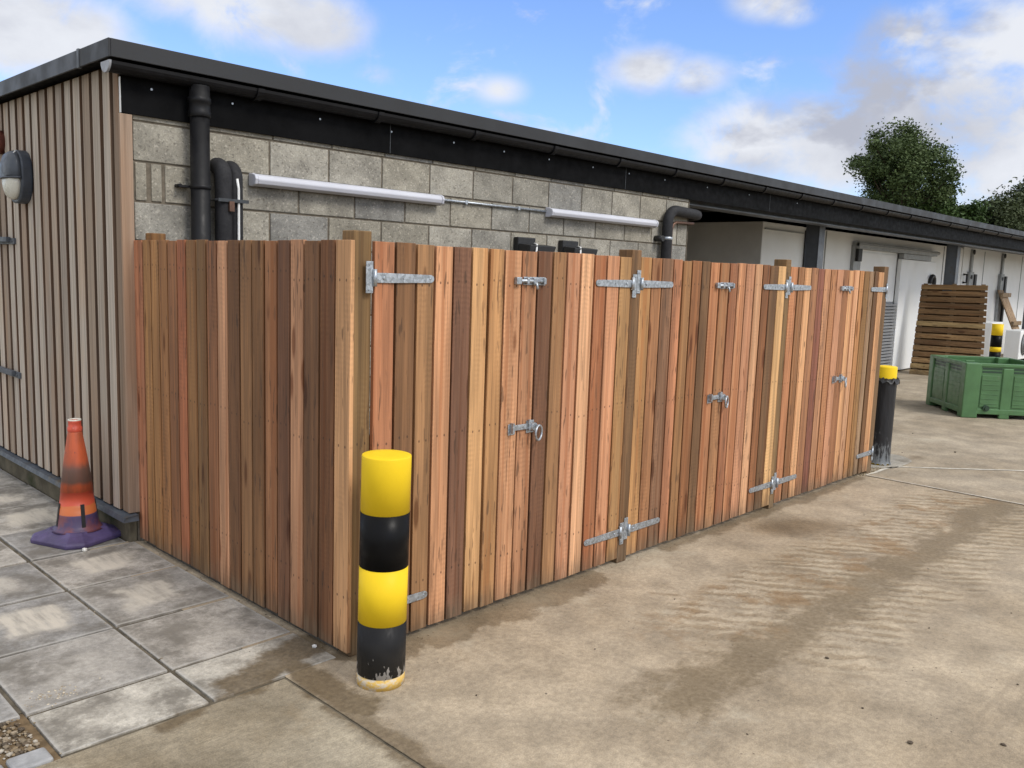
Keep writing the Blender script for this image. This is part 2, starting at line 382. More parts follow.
def slab_material():
    m, n, b = material('paving_slab')
    p = n.pos(); a = n.attr('bcol'); seed = a['Alpha']
    uv = n.coord('UV'); us = n.sep(uv)
    u = n.math('ABSOLUTE', n.math('SUBTRACT', us[0], 0.5)); v = n.math('ABSOLUTE', n.math('SUBTRACT', us[1], 0.5))
    o = n.vmath('ADD', p, n.comb(n.math('MULTIPLY', seed, 19.0), n.math('MULTIPLY', seed, 5.0), 0))
    mid = n.noise(o, 4.5, 7, 0.68); fine = n.noise(o, 45, 5, 0.7); grit = n.noise(o, 190, 2)
    c = n.mul(a['Color'], n.map(mid, 0.28, 0.72, 0.72, 1.2))
    c = n.mul(c, n.map(fine, 0.3, 0.7, 0.82, 1.14)); c = n.mul(c, n.map(grit, 0.3, 0.7, 0.9, 1.08))
    # cement smear in the middle of a slab, dragged in lines
    e = n.math('MAXIMUM', u, v)
    lines = n.noise(n.vmath('MULTIPLY', o, (30, 4, 1)), 1.0, 4, 0.6)
    blob = n.math('ADD', e, n.math('MULTIPLY', n.math('SUBTRACT', n.noise(o, 3.0, 5, 0.6), 0.5), 0.75))
    sm = n.math('MULTIPLY', n.map(blob, 0.16, 0.34, 1, 0), n.map(lines, 0.30, 0.6, 0.6, 1))
    amt = n.map(seed, 0.25, 0.7, 0.15, 0.95)
    c = n.mix(n.math('MULTIPLY', sm, amt), c, (0.54, 0.49, 0.41, 1))
    # dark algae film inside the rim
    dk = n.map(n.noise(n.vmath('ADD', o, (4, 9, 0)), 3.2, 7, 0.7), 0.42, 0.62, 0, 0.82)
    c = n.mix(n.math('MULTIPLY', dk, n.math('SUBTRACT', 1.0, n.math('MULTIPLY', sm, amt))), c, (0.135, 0.120, 0.098, 1))
    # pale worn arris
    c = n.mix(n.map(e, 0.465, 0.496, 0, 0.45), c, (0.44, 0.425, 0.395, 1))
    sp = n.voro(o, 22)
    c = n.mix(n.math('MULTIPLY', n.map(sp, 0.05, 0.08, 1, 0), n.map(mid, 0.52, 0.6)), c, (0.06, 0.05, 0.04, 1))
    pud, damp = stain_masks(n, p)
    c = n.mix(n.math('MULTIPLY', pud, 0.88), c, n.mix(n.map(fine, 0.3, 0.7), (0.090, 0.064, 0.036, 1), (0.150, 0.110, 0.062, 1)))
    h = n.math('ADD', n.math('MULTIPLY', fine, 0.5), n.math('ADD', n.math('MULTIPLY', grit, 0.3), n.math('MULTIPLY', mid, 0.6)))
    finish(n, b, c, n.map(mid, 0.3, 0.7, 0.72, 0.92), 0, n.bump(h, 0.5, 0.01), 0.25)
    return m
M['slab'] = slab_material()

def earth_material():
    m, n, b = material('earth_and_grass')
    p = n.pos()
    c = n.mix(n.map(n.noise(p, 0.4, 6, 0.65), 0.4, 0.6), (0.16, 0.125, 0.075, 1), (0.075, 0.095, 0.035, 1))
    c = n.mul(c, n.map(n.noise(p, 14, 6, 0.7), 0.3, 0.7, 0.7, 1.25))
    finish(n, b, c, 0.95, 0, n.bump(n.noise(p, 30, 5), 0.6, 0.02), 0.15)
    return m
M['earth'] = earth_material()
def pebble_material():
    m, n, b = material('pebble')
    a = n.attr('bcol')
    finish(n, b, n.mul(a['Color'], n.map(n.noise(n.pos(), 120, 3), 0.3, 0.7, 0.8, 1.15)), 0.85, 0, None, 0.2)
    return m
M['pebble'] = pebble_material()
M['soil'] = simple('soil', (0.15, 0.105, 0.06), 0.95, 0, 0.35, 14, ((0.24, 0.19, 0.12), 0.06, 20), 0.8, 60, 0.1)

# ------------------------------------------------------------------ mesh builder
class MB:
    def __init__(self):
        self.bm = bmesh.new()
        self.cl = self.bm.loops.layers.float_color.new('bcol')
        self.uv = self.bm.loops.layers.uv.new('UVMap')
    def _paint(self, faces, col, seed):
        c = (tuple(col[:3]) if col else (0.5, 0.5, 0.5)) + (random.random() if seed is None else seed,)
        for f in faces:
            for lp in f.loops: lp[self.cl] = c
    def hexa(self, pts, col=None, seed=None):
        """8 points: bottom ring (4, counter-clockwise seen from above) then top ring"""
        v = [self.bm.verts.new(p) for p in pts]
        fs = [(3, 2, 1, 0), (4, 5, 6, 7), (0, 1, 5, 4), (1, 2, 6, 5), (2, 3, 7, 6), (3, 0, 4, 7)]
        faces = [self.bm.faces.new([v[i] for i in f]) for f in fs]
        for fc in faces[1:]:
            for lp, q in zip(fc.loops, ((0, 0), (1, 0), (1, 1), (0, 1))): lp[self.uv].uv = q
        self._paint(faces, col, seed); return faces
    def box(self, x0, x1, y0, y1, z0, z1, col=None, seed=None):
        return self.hexa([(x0, y0, z0), (x1, y0, z0), (x1, y1, z0), (x0, y1, z0), (x0, y0, z1), (x1, y0, z1), (x1, y1, z1), (x0, y1, z1)], col, seed)
    def obox(self, c, ax, ay, az, col=None, seed=None):
        """oriented box: centre and three half-axis vectors"""
        c, ax, ay, az = map(Vector, (c, ax, ay, az))
        P = [c - ax - ay - az, c + ax - ay - az, c + ax + ay - az, c - ax + ay - az, c - ax - ay + az, c + ax - ay + az, c + ax + ay + az, c - ax + ay + az]
        return self.hexa(P, col, seed)
    def tube(self, pts, r, seg=14, cap=True, col=None, closed=False):
        pts = [Vector(p) for p in pts]; rs = r if isinstance(r, (list, tuple)) else [r] * len(pts)
        rings = []; prev = None
        k = len(pts)
        for i, p in enumerate(pts):
            if closed: d = pts[(i + 1) % k] - pts[i - 1]
            else: d = pts[min(i + 1, k - 1)] - pts[max(i - 1, 0)]
            d.normalize()
            if prev is None:
                a = Vector((0, 0, 1)) if abs(d.z) < 0.9 else Vector((1, 0, 0))
                u = d.cross(a).normalized()
            else:
                u = (prev - d * prev.dot(d)).normalized()
            prev = u; w = d.cross(u)
            rings.append([self.bm.verts.new(p + (u * math.cos(2 * PI * j / seg) + w * math.sin(2 * PI * j / seg)) * rs[i]) for j in range(seg)])
        faces = []
        for i in range(k if closed else k - 1):
            A, B = rings[i], rings[(i + 1) % k]
            for j in range(seg):
                f = self.bm.faces.new((A[j], A[(j + 1) % seg], B[(j + 1) % seg], B[j])); f.smooth = True; faces.append(f)
        if cap and not closed:
            faces.append(self.bm.faces.new(rings[0][::-1])); faces.append(self.bm.faces.new(rings[-1]))
        self._paint(faces, col, None); return faces
    def lathe(self, prof, c=(0, 0, 0), seg=40, smooth=True, cap=True, col=None):
        """prof: list of (r, z)"""
        c = Vector(c); rings = []
        for r, z in prof:
            rings.append([self.bm.verts.new(c + Vector((r * math.cos(2 * PI * j / seg), r * math.sin(2 * PI * j / seg), z))) for j in range(seg)])
        faces = []
        for A, B in zip(rings, rings[1:]):
            for j in range(seg):
                f = self.bm.faces.new((A[j], A[(j + 1) % seg], B[(j + 1) % seg], B[j])); f.smooth = smooth; faces.append(f)
        if cap:
            faces.append(self.bm.faces.new(rings[0][::-1])); faces.append(self.bm.faces.new(rings[-1]))
        self._paint(faces, col, None); return faces
    def prism(self, poly, axis, a, b, col=None):
        """polygon in the two other axes, extruded along axis from a to b"""
        def P(u, v, t): return {'x': (t, u, v), 'y': (u, t, v), 'z': (u, v, t)}[axis]
        A = [self.bm.verts.new(P(u, v, a)) for u, v in poly]; B = [self.bm.verts.new(P(u, v, b)) for u, v in poly]
        k = len(poly); faces = [self.bm.faces.new(A[::-1]), self.bm.faces.new(B)]
        for i in range(k): faces.append(self.bm.faces.new((A[i], A[(i + 1) % k], B[(i + 1) % k], B[i])))
        self._paint(faces, col, None); return faces
    def build(self, name, mat, parent=None, base=(0, 0, 0), bevel=0.0, bseg=2, label=None, recalc=True, rot=None):
        base = Vector(base)
        if recalc: bmesh.ops.recalc_face_normals(self.bm, faces=self.bm.faces[:])
        me = bpy.data.meshes.new(name)
        if base.length: bmesh.ops.translate(self.bm, verts=self.bm.verts[:], vec=-base)
        self.bm.to_mesh(me); self.bm.free()
        for mm in (mat if isinstance(mat, (list, tuple)) else [mat]): me.materials.append(mm)
        o = bpy.data.objects.new(name, me); COL.objects.link(o)
        if parent is not None:
            o.parent = parent
        else:
            o.location = base
        if bevel:
            md = o.modifiers.new('Bevel', 'BEVEL'); md.width = bevel; md.segments = bseg; md.limit_method = 'ANGLE'; md.angle_limit = math.radians(40)
            md.harden_normals = False
        if label: o['label'] = label
        return o

def split_parts(self, name, mat, parent=None, base=(0, 0, 0), bevel=0.0, bseg=2):
    """link every separate piece collected so far as an object of its own"""
    left = set(self.bm.verts); out = []
    while left:
        seed = next(iter(left)); stack = [seed]; isl = {seed}
        while stack:
            v = stack.pop()
            for e in v.link_edges:
                o = e.other_vert(v)
                if o not in isl: isl.add(o); stack.append(o)
        left -= isl
        p = MB(); vm = {}
        for v in isl: vm[v] = p.bm.verts.new(v.co)
        for f in set(f for v in isl for f in v.link_faces):
            nf = p.bm.faces.new([vm[v] for v in f.verts]); nf.smooth = f.smooth
            for a, c in zip(nf.loops, f.loops): a[p.cl] = c[self.cl]; a[p.uv].uv = c[self.uv].uv
        out.append(p.build(name, mat, parent, base, bevel, bseg))
    self.bm.free(); return out
MB.parts = split_parts

def thing(name, label, cat, loc=(0, 0, 0), group=None, rotz=0.0):
    o = bpy.data.objects.new(name, None); COL.objects.link(o); o.location = loc; o.rotation_euler = (0, 0, rotz)
    o.empty_display_size = 0.1
    o['label'] = label; o['category'] = cat
    if group: o['group'] = group
    return o
def tag(o, label, cat, group=None, kind=None):
    o['label'] = label; o['category'] = cat
    if group: o['group'] = group
    if kind: o['kind'] = kind
    return o
def struct(o): o['kind'] = 'structure'; return o
def arc(c, r, a0, a1, k, plane='xz'):
    out = []
    for i in range(k + 1):
        t = a0 + (a1 - a0) * i / k; u, v = r * math.cos(t), r * math.sin(t)
        out.append({'xz': (c[0] + u, c[1], c[2] + v), 'yz': (c[0], c[1] + u, c[2] + v), 'xy': (c[0] + u, c[1] + v, c[2])}[plane])
    return out

# ------------------------------------------------------------------ camera
f_px = 860.3055
cam = bpy.data.cameras.new('camera'); cam.sensor_width = 36; cam.sensor_fit = 'HORIZONTAL'; cam.lens = f_px / 1024 * 36
cam.clip_end = 2000; cam.clip_start = 0.05
co = bpy.data.objects.new('camera', cam); COL.objects.link(co)
r_ = Vector((0.6953249628587226, -0.7178862178820824, 0.0340965423536689))
u_ = Vector((0.06950161584570082, 0.11438575639454451, 0.9910022321513129))
w_ = Vector((0.7153270031393704, 0.6866988254751915, -0.1294295239527671))
mw = Matrix.Identity(4)
for i in range(3): mw[i][0], mw[i][1], mw[i][2] = r_[i], u_[i], -w_[i]
mw.translation = Vector((-2.088450466285531, -2.93583330258686, 1.6949648326491))
co.matrix_world = mw
SC.camera = co

# ------------------------------------------------------------------ sky and light
SUN_EL, SUN_AZ = math.radians(46), math.radians(-84)       # azimuth measured from +X towards +Y: light comes from the front right
w = bpy.data.worlds.new('World'); SC.world = w; w.use_nodes = True
n = N(w.node_tree); bg = w.node_tree.nodes['Background']
sky = n.new('ShaderNodeTexSky', sky_type='NISHITA'); sky.sun_disc = False
sky.sun_elevation = SUN_EL; sky.sun_rotation = PI / 2 - SUN_AZ
sky.air_density = 1.0; sky.dust_density = 0.6; sky.ozone_density = 1.5
d = n.vmath('NORMALIZE', n.coord('Generated'))
ds = n.sep(d)
zc = n.math('MAXIMUM', ds[2], 0.0)
inv = n.math('DIVIDE', 1.0, n.math('ADD', zc, 0.16))
plane = n.comb(n.math('MULTIPLY', ds[0], inv), n.math('MULTIPLY', ds[1], inv), 0.0)
ST = (1.0, 1.0, 1.9)
dstr = n.vmath('MULTIPLY', d, ST)
wn = n.noise(n.vmath('MULTIPLY', d, (1, 1, 1.35)), 10.0, 12, 0.60, 0.3)
wob = n.math('MULTIPLY', n.math('SUBTRACT', wn, 0.5), 0.16)
def cloud(vec, r, soft=0.55, amt=1.0):
    c = tuple(a * b for a, b in zip(vec, ST))
    dd = n.math('ADD', n.vmath('DISTANCE', dstr, c), wob)
    return n.map(dd, r * (1 - soft), r * (1 + soft), amt, 0)
cl = [((0.300, 0.930, 0.216), 0.075, 0.65, 0.95), ((0.235, 0.945, 0.226), 0.09, 0.65, 0.95), ((0.364, 0.908, 0.188), 0.05, 0.65, 0.9),
      ((0.475, 0.841, 0.262), 0.075, 0.65, 0.9), ((0.525, 0.812, 0.252), 0.06, 0.65, 0.85), ((0.43, 0.86, 0.29), 0.09, 0.65, 0.9),
      ((0.690, 0.696, 0.1975), 0.028, 0.9, 0.75), ((0.585, 0.785, 0.205), 0.022, 0.9, 0.4), ((0.790, 0.571, 0.221), 0.040, 0.9, 0.85), ((0.82, 0.53, 0.215), 0.035, 0.9, 0.8),
      ((0.842, 0.462, 0.285), 0.036, 0.9, 0.9), ((0.852, 0.441, 0.272), 0.022, 0.9, 0.7),
      ((0.86, 0.48, 0.150), 0.075, 0.7, 1.0), ((0.90, 0.40, 0.150), 0.09, 0.7, 1.0), ((0.80, 0.585, 0.085), 0.075, 0.7, 1.0), ((0.93, 0.32, 0.18), 0.11, 0.7, 1.0),
      ((0.95, 0.22, 0.20), 0.14, 0.7, 1.0), ((0.905, 0.345, 0.245), 0.05, 0.9, 0.8), ((0.74, 0.67, 0.05), 0.06, 0.65, 0.9), ((0.96, 0.15, 0.12), 0.18, 0.7, 1.0)]
dens = None
for c in cl:
    k = cloud(*c); dens = k if dens is None else n.math('MAXIMUM', dens, k)
# cloud cover over the rest of the sky (behind the camera and overhead)
gen = n.map(n.noise(plane, 1.1, 7, 0.58), 0.36, 0.52)
away = n.map(n.vmath('DOT_PRODUCT', d, tuple(w_)), 0.35, 0.75, 1, 0)
up = n.map(ds[2], 0.36, 0.55)
dens = n.math('MAXIMUM', dens, n.math('MULTIPLY', gen, n.math('MAXIMUM', away, up)))
dens = n.map(n.math('ADD', dens, n.math('MULTIPLY', n.math('SUBTRACT', wn, 0.47), 3.6)), 0.16, 1.05)
# cloud brightness: white tops, grey-violet undersides
dk = n.map(n.noise(n.vmath('MULTIPLY', d, (1, 1, 2.1)), 6.5, 6, 0.55), 0.42, 0.62)
right = n.map(n.vmath('DOT_PRODUCT', d, (0.90, 0.40, 0.16)), 0.955, 0.99)
dk = n.math('MULTIPLY', dk, n.map(right, 0, 1, 0.35, 1.0))
g1 = cloud((0.925, 0.335, 0.150), 0.085, 0.9, 0.85); g2 = cloud((0.872, 0.45, 0.190), 0.03, 0.9, 0.85); g3 = cloud((0.868, 0.475, 0.115), 0.035, 0.9, 0.7)
dk = n.math('MAXIMUM', dk, n.math('MAXIMUM', g1, n.math('MAXIMUM', g2, g3)))
lum = n.noise(n.vmath('ADD', n.vmath('MULTIPLY', d, (1, 1, 1.4)), (0.0, 0.0, 0.013)), 11.0, 10, 0.58, 0.3)
dk = n.math('ADD', dk, n.math('MULTIPLY', n.math('SUBTRACT', 0.52, lum), 0.9), clamp=True)
CW, CG = (4.35, 4.5, 4.85, 1), (2.55, 2.68, 3.15, 1)
ccol = n.mix(dk, CW, CG)
# unseen cloud overhead and behind, made brighter and neutral to lift the ambient light
ccol = n.mix(n.math('MAXIMUM', away, up), ccol, (6.4, 6.4, 6.3, 1))
# whiter, paler band of blue towards the horizon, deeper blue above, as a clear damp day gives
skyc = n.mix(1.0, sky.outputs[0], (0.76, 0.88, 1.18, 1), 'MULTIPLY')
n.put(bg.inputs['Color'], n.mix(dens, skyc, ccol))
bg.inputs['Strength'].default_value = 0.15

sl = bpy.data.lights.new('sun', 'SUN'); sl.energy = 1.8; sl.angle = math.radians(20); sl.color = (1.0, 0.955, 0.89)
so = bpy.data.objects.new('sun', sl); COL.objects.link(so)
sd = Vector((math.cos(SUN_EL) * math.cos(SUN_AZ), math.cos(SUN_EL) * math.sin(SUN_AZ), math.sin(SUN_EL)))
so.rotation_euler = sd.to_track_quat('Z', 'Y').to_euler(); so.location = sd * 30
SC.view_settings.view_transform = 'Standard'; SC.view_settings.look = 'None'; SC.view_settings.gamma = 1.0
SC.view_settings.use_curve_mapping = False; SC.view_settings.exposure = 0.34

# ------------------------------------------------------------------ ground
b = MB(); b.box(-250, 260, -250, 260, -1.0, -0.052); struct(b.build('ground', M['earth']))
b = MB(); b.box(-1.14, 45, -30, 14.0, -0.05, -0.0065); b.box(-9, -1.14, -30, 0.0, -0.05, -0.0065); b.box(-9, -1.14, 0.46, 14, -0.05, -0.0065); struct(b.build('joint_bed', M['filler']))
b = MB(); b.box(-0.274, 5.525, -30, 2.2, -0.006, 0.0); struct(b.build('concrete_yard', M['yard'], bevel=0.003))
b = MB(); b.box(5.543, 45, -30, 14, -0.006, 0.0); struct(b.build('concrete_bay', M['yardfar'], bevel=0.003))
b = MB(); b.box(-9, -0.286, -30, 0.036, -0.006, -0.001); struct(b.build('concrete_apron', M['apron'], bevel=0.003))
# pale cement line on the far bay and a scar of patched concrete round the wrapped bollard
def strip(b, pts, wd, z):
    pts = [Vector((p[0], p[1], z)) for p in pts]; L = []; R = []
    for i, p in enumerate(pts):
        t = (pts[min(i + 1, len(pts) - 1)] - pts[max(i - 1, 0)]).normalized(); s = Vector((-t.y, t.x, 0))
        k = wd * (0.7 + 0.6 * random.random())
        L.append(b.bm.verts.new(p + s * k)); R.append(b.bm.verts.new(p - s * k))
    for i in range(len(pts) - 1): b.bm.faces.new((R[i], R[i + 1], L[i + 1], L[i]))
M['paleline'] = simple('pale_cement', (0.55, 0.51, 0.43), 0.9, 0, 0.2, 20, ((0.40, 0.35, 0.27), 0.12, 14))
b = MB()
pl = [(5.56, -0.02), (5.72, -0.035), (5.92, -0.03), (6.08, -0.05), (6.2, -0.12)]
for i in range(22): pl.append((6.26 + i * 0.12 + random.uniform(-.008, .008), -0.18 - i * 0.123 + random.uniform(-.008, .008)))
strip(b, pl, 0.016, 0.004)
strip(b, [(5.553, -0.03 - i * 0.11) for i in range(32)], 0.010, 0.004)
struct(b.build('cement_line', M['paleline']))
M['patch'] = concrete_material('patch_concrete', (0.34, 0.31, 0.26), (0.40, 0.37, 0.31), False)
b = MB()
pp = [b.bm.verts.new((6.30 + 0.42 * math.cos(t) * (1 + 0.10 * math.sin(3 * t)), 0.10 + 0.22 * math.sin(t) * (1 + 0.12 * math.cos(2 * t)), 0.004)) for t in [i * PI / 14 for i in range(28)]]
b.bm.faces.new(pp); struct(b.build('concrete_patch', M['patch']))

# paving slabs beside the side fence
b = MB()
ys = [0.045, 0.404, 0.985, 1.592, 2.175, 2.775, 3.375, 3.975, 4.575, 5.175, 5.775, 6.375, 6.975, 7.575, 8.175, 8.775]
xs = [-0.012, -0.595, -1.150, -1.750, -2.350, -2.950, -3.550, -4.150, -4.750, -5.35]
g = 0.0095
for j in range(len(ys) - 1):
    for i in range(len(xs) - 1):
        if i >= 2 and j == 0: continue
        x1, x0 = xs[i], xs[i + 1]
        if i == 0 and ys[j] > 2.1: x1 = -0.052
        tint = random.choice([(0.345, 0.322, 0.288), (0.395, 0.365, 0.322), (0.29, 0.278, 0.26), (0.41, 0.38, 0.335)])
        if j == 0: tint = (0.49, 0.455, 0.39)
        dz = random.uniform(-0.002, 0.003); tl = random.uniform(-0.0015, 0.0015)
        sd_ = {0: 0.15, 1: 0.25}.get(j, random.uniform(0.25, 0.95))
        jx, jy = random.uniform(-.003, .003), random.uniform(-.003, .003)
        X0, X1, Y0, Y1 = x0 + g, x1 - g, ys[j] + g * 1.3, ys[j + 1] - g * 1.3
        X0 += jx; X1 += jx; Y0 += jy; Y1 -= jy
        b.hexa([(X0, Y0, -.04), (X1, Y0, -.04), (X1, Y1, -.04), (X0, Y1, -.04), (X0, Y0, .002 + dz + tl), (X1, Y0, .002 + dz - tl), (X1, Y1, .002 + dz), (X0, Y1, .002 + dz)], tint, sd_)
struct(b.build('paving', M['slab'], bevel=0.004))

# gravel corner and kerb setts at lower left
def rock(b, c, r, col):
    ret = bmesh.ops.create_icosphere(b.bm, subdivisions=1, radius=r)
    s = Vector((random.uniform(.7, 1.3), random.uniform(.7, 1.3), random.uniform(.45, .8)))
    for v in ret['verts']:
        v.co = Vector((v.co.x * s.x, v.co.y * s.y, v.co.z * s.z)) * random.uniform(0.85, 1.15) + Vector(c)
    fs = set(f for v in ret['verts'] for f in v.link_faces)
    b._paint(fs, col, None)
b = MB(); b.box(-9, -1.143, 0.037, 0.452, -0.05, -0.009); struct(b.build('soil', M['soil']))
b = MB()
for i in range(1500):
    x = -1.175 - abs(random.gauss(0, 0.5)); y = random.uniform(0.16, 0.44)
    if x < -2.6: continue
    r = random.choice([0.003, 0.004, 0.005, 0.006, 0.008, 0.011])
    rock(b, (x, y, -0.008 + r * 0.4 + random.uniform(0, 0.006)), r, random.choice([(.20, .16, .11), (.26, .21, .15), (.12, .09, .06), (.38, .34, .28), (.09, .07, .05), (.24, .18, .11)]))
tag(b.build('gravel', M['pebble']), 'loose brown and grey grit on the soil corner beside the paving', 'gravel', kind='stuff')
b = MB()
for i, (x, y, r) in enumerate([(1.62, -1.42, .012), (2.35, -1.62, .008), (1.28, -1.72, .009), (2.9, -1.85, .008), (1.15, -1.95, .014), (2.0, -2.1, .008), (3.3, -1.3, .008), (.9, -0.65, .007), (1.7, -.55, .006), (2.3, -.7, .007), (.42, -.78, .006), (2.6, -2.3, .01), (1.9, -1.8, .006), (0.75, -1.5, .006), (4.2, -.55, .009), (6.9, .15, .011), (7.4, -.2, .014), (5.0, -.8, .007), (8.2, .5, .012), (.2, -.6, .006), (1.4, -2.2, .013)]):
    r *= 0.75; rock(b, (x, y, r * 0.35), r, random.choice([(.09, .07, .05), (.07, .055, .04), (.2, .17, .13)]))
for i in range(90):
    x = random.uniform(5.45, 5.95); rock(b, (x, random.uniform(-0.02, 0.12), 0.003), random.uniform(.004, .009), (.22, .17, .10))
for i in range(70):
    rock(b, (random.gauss(-1.02, 0.05), random.gauss(0.50, 0.035), 0.005), random.uniform(.002, .005), random.choice([(.55, .48, .36), (.45, .38, .27), (.3, .24, .16)]))
for i in range(110):
    jx_ = random.choice([-0.595, -1.15, -0.02]); rock(b, (jx_ + random.gauss(0, .012), random.uniform(0.05, 3.0), 0.003), random.uniform(.0015, .0045), random.choice([(.4, .34, .25), (.2, .16, .1), (.12, .1, .07)]))
for i in range(60):
    x = random.uniform(0.1, 5.5); rock(b, (x, random.uniform(-0.05, -0.004), 0.002), random.uniform(.002, .005), (.25, .19, .12))
tag(b.build('scattered_stones', M['pebble']), 'small dark stones and crumbs scattered over the concrete yard', 'stones', kind='stuff')
b = MB(); rock(b, (-0.31, 2.16, 0.012), 0.019, (.75, .73, .68)); tag(b.build('pebble', M['pebble']), 'white pebble lying on the paving in front of the traffic cone', 'pebble')
b = MB(); rock(b, (-0.035, 0.20, 0.008), 0.014, (.7, .69, .66)); tag(b.build('pebble', M['pebble']), 'pale pebble lying at the foot of the side fence near its corner', 'pebble')
M['sett'] = simple('granite_sett', (0.30, 0.30, 0.30), 0.8, 0, 0.25, 14, ((0.2, 0.16, 0.1), 0.08, 8), 0.5, 60)
for i, (x0, x1, lb) in enumerate([(-1.29, -1.165, 'grey stone sett nearest the paving at the lower left corner'), (-1.50, -1.302, 'grey stone sett at the lower left edge, farther from the paving'), ]):
    b = MB(); b.box(x0, x1, 0.045 - i * 0.008, 0.145 - i * .006, -0.05, 0.006 - i * .004)
    tag(b.build('stone_sett', M['sett'], base=((x0 + x1) / 2, 0.09, -0.05), bevel=0.012, bseg=3), lb, 'stone', 'stone setts edging the gravel')

# ------------------------------------------------------------------ the long low building
XE, XB = -0.065, 44.0      # end wall plane, far end
YF, YB = 2.15, 9.0         # front wall plane, back
bld = thing('outbuilding', 'long low outbuilding of concrete block and timber cladding with a dark flat roof edge', 'building', (0, 0, 0))
# block wall: real blocks over a mortar backing
b = MB(); b.box(0.0, 5.795, YF + 0.008, YF + 0.20, 0.0, 2.53); b.build('mortar_bed', M['mortar'], bld)
b = MB()
tops = [2.477 - 0.2263 * k for k in range(11)]
tints = [(0.285, 0.272, 0.235), (0.315, 0.295, 0.245), (0.245, 0.238, 0.215), (0.34, 0.32, 0.27), (0.27, 0.255, 0.215), (0.30, 0.278, 0.225)]
zt = 2.53
edges = []
for k, t in enumerate(tops):
    z1 = t - 0.0065; z0 = max(t - 0.2263 + 0.0065, 0.0)
    xs0 = 0.888 if k % 2 == 0 else 1.103
    js = []; x = xs0
    while x > 0.02: js.append(x); x -= 0.45
    x = xs0 + 0.45
    while x < 5.78: js.append(x); x += 0.45
    js = sorted(js)
    if k == 1: js = sorted([j for j in js if j > 0.3 and not 0.3 < j < 0.6] + [0.105, 0.195])
    js = [0.012] + [j for j in js if j > 0.05] + [5.795]
    for a, c in zip(js, js[1:]):
        if c - a < 0.03: continue
        ga = 0.0068 + (0.008 if (k == 1 and c < 0.35) else 0)
        b.box(a + ga, c - ga, YF, YF + 0.1, z0, z1, random.choice(tints))
x = 0.012
while x < 5.79:
    x1 = min(x + 0.45, 5.795); b.box(x + 0.005, x1 - 0.005, YF, YF + 0.1, tops[0] + 0.0055, 2.528, random.choice(tints)); x = x1
b.build('block_wall', M['block'], bld, bevel=0.004)
b = MB(); b.box(5.80, 5.802 + 0.01, YF + 0.003, YF + 0.20, 0, 2.53); b.build('wall_end', M['mortar'], bld)
# timber clad end wall
b = MB(); b.box(XE + 0.045, XE + 0.1, YF + 0.02, YB, 0.185, 2.82); b.build('end_wall', M['interior'], bld)
b = MB()
y = 2.245; k = 0
gt = [(0.40, 0.335, 0.27), (0.46, 0.395, 0.325), (0.35, 0.29, 0.235), (0.50, 0.435, 0.36), (0.33, 0.255, 0.19), (0.41, 0.325, 0.25)]
while y < YB - 0.1:
    wd = 0.103 + random.uniform(-.006, .006)
    fs = b.box(XE - 0.006, XE + 0.022, y, y + wd, 0.189 + random.uniform(0, .006), 2.768, random.choice(gt))
    b._paint([fs[2], fs[4]], (0.16, 0.105, 0.07), None)
    y += 0.1515; k += 1
b.build('cladding_slats', M['weathered'], bld, bevel=0.003)
b = MB(); y = 2.20
while y < YB - 0.1:
    b.box(XE + 0.0225, XE + 0.044, y, y + 0.135, 0.19, 2.80, random.choice([(0.13, 0.085, 0.055), (0.16, 0.105, 0.07), (0.11, 0.07, 0.045)]))
    y += 0.1515
b.build('cladding_backing', M['weathered'], bld)
b = MB()
b.box(-0.064, 0.006, YF - 0.024, YF - 0.002, 0.19, 2.502, (0.32, 0.232, 0.168)); b.parts('corner_trim', M['weathered'], bld, bevel=0.003)
b = MB()
b.box(XE + 0.003, XE + 0.042, YF + 0.0005, YF + 0.070, 0.19, 2.78, (0.24, 0.175, 0.125)); b.build('corner_board', M['weathered'], bld, bevel=0.003)
b = MB(); b.prism([(XE - 0.045, 0.148), (XE - 0.038, 0.148), (XE - 0.030, 0.172), (XE + 0.04, 0.182), (XE + 0.04, 0.187), (XE - 0.036, 0.178)], 'y', YF - 0.06, YB)
b.prism([(YF - 0.062, 0.148), (YF - 0.055, 0.148), (YF - 0.048, 0.172), (YF - 0.002, 0.182), (YF - 0.002, 0.187), (YF - 0.054, 0.178)], 'x', XE - 0.045, -0.022)
b.build('drip_flashing', M['flash'], bld)
b = MB(); b.box(-0.050, -0.004, YF + 0.012, YB, -0.045, 0.172); b.build('plinth', M['plinth'], bld, bevel=0.006)
# roof, its edge trim, gutter, fascia
RX, RY = -0.165, 2.0
b = MB()
b.box(RX + 0.01, XB, RY + 0.01, YB + 0.2, 2.800, 2.846); b.build('roof', M['trim'], bld)
b = MB()
b.box(RX, RX + 0.012, RY, YB + 0.21, 2.770, 2.868); b.box(RX + 0.0125, XB, RY, RY + 0.012, 2.772, 2.868)
b.box(RX + 0.0125, RX + 0.13, RY + 0.0125, YB + 0.2, 2.850, 2.866)
b.build('roof_trim', M['trim'], bld, bevel=0.003)
b = MB(); b.box(RX - 0.005, RX + 0.015, 2.42, 2.45, 2.765, 2.872); b.build('trim_joint', M['steel'], bld, bevel=0.002)
b = MB(); b.box(XE - 0.02, XB, RY + 0.14, RY + 0.165, 2.775, 2.80); b.box(RX + 0.0125, XE + 0.045, RY + 0.0125, YB, 2.785, 2.799); b.build('soffit', M['fascia'], bld)
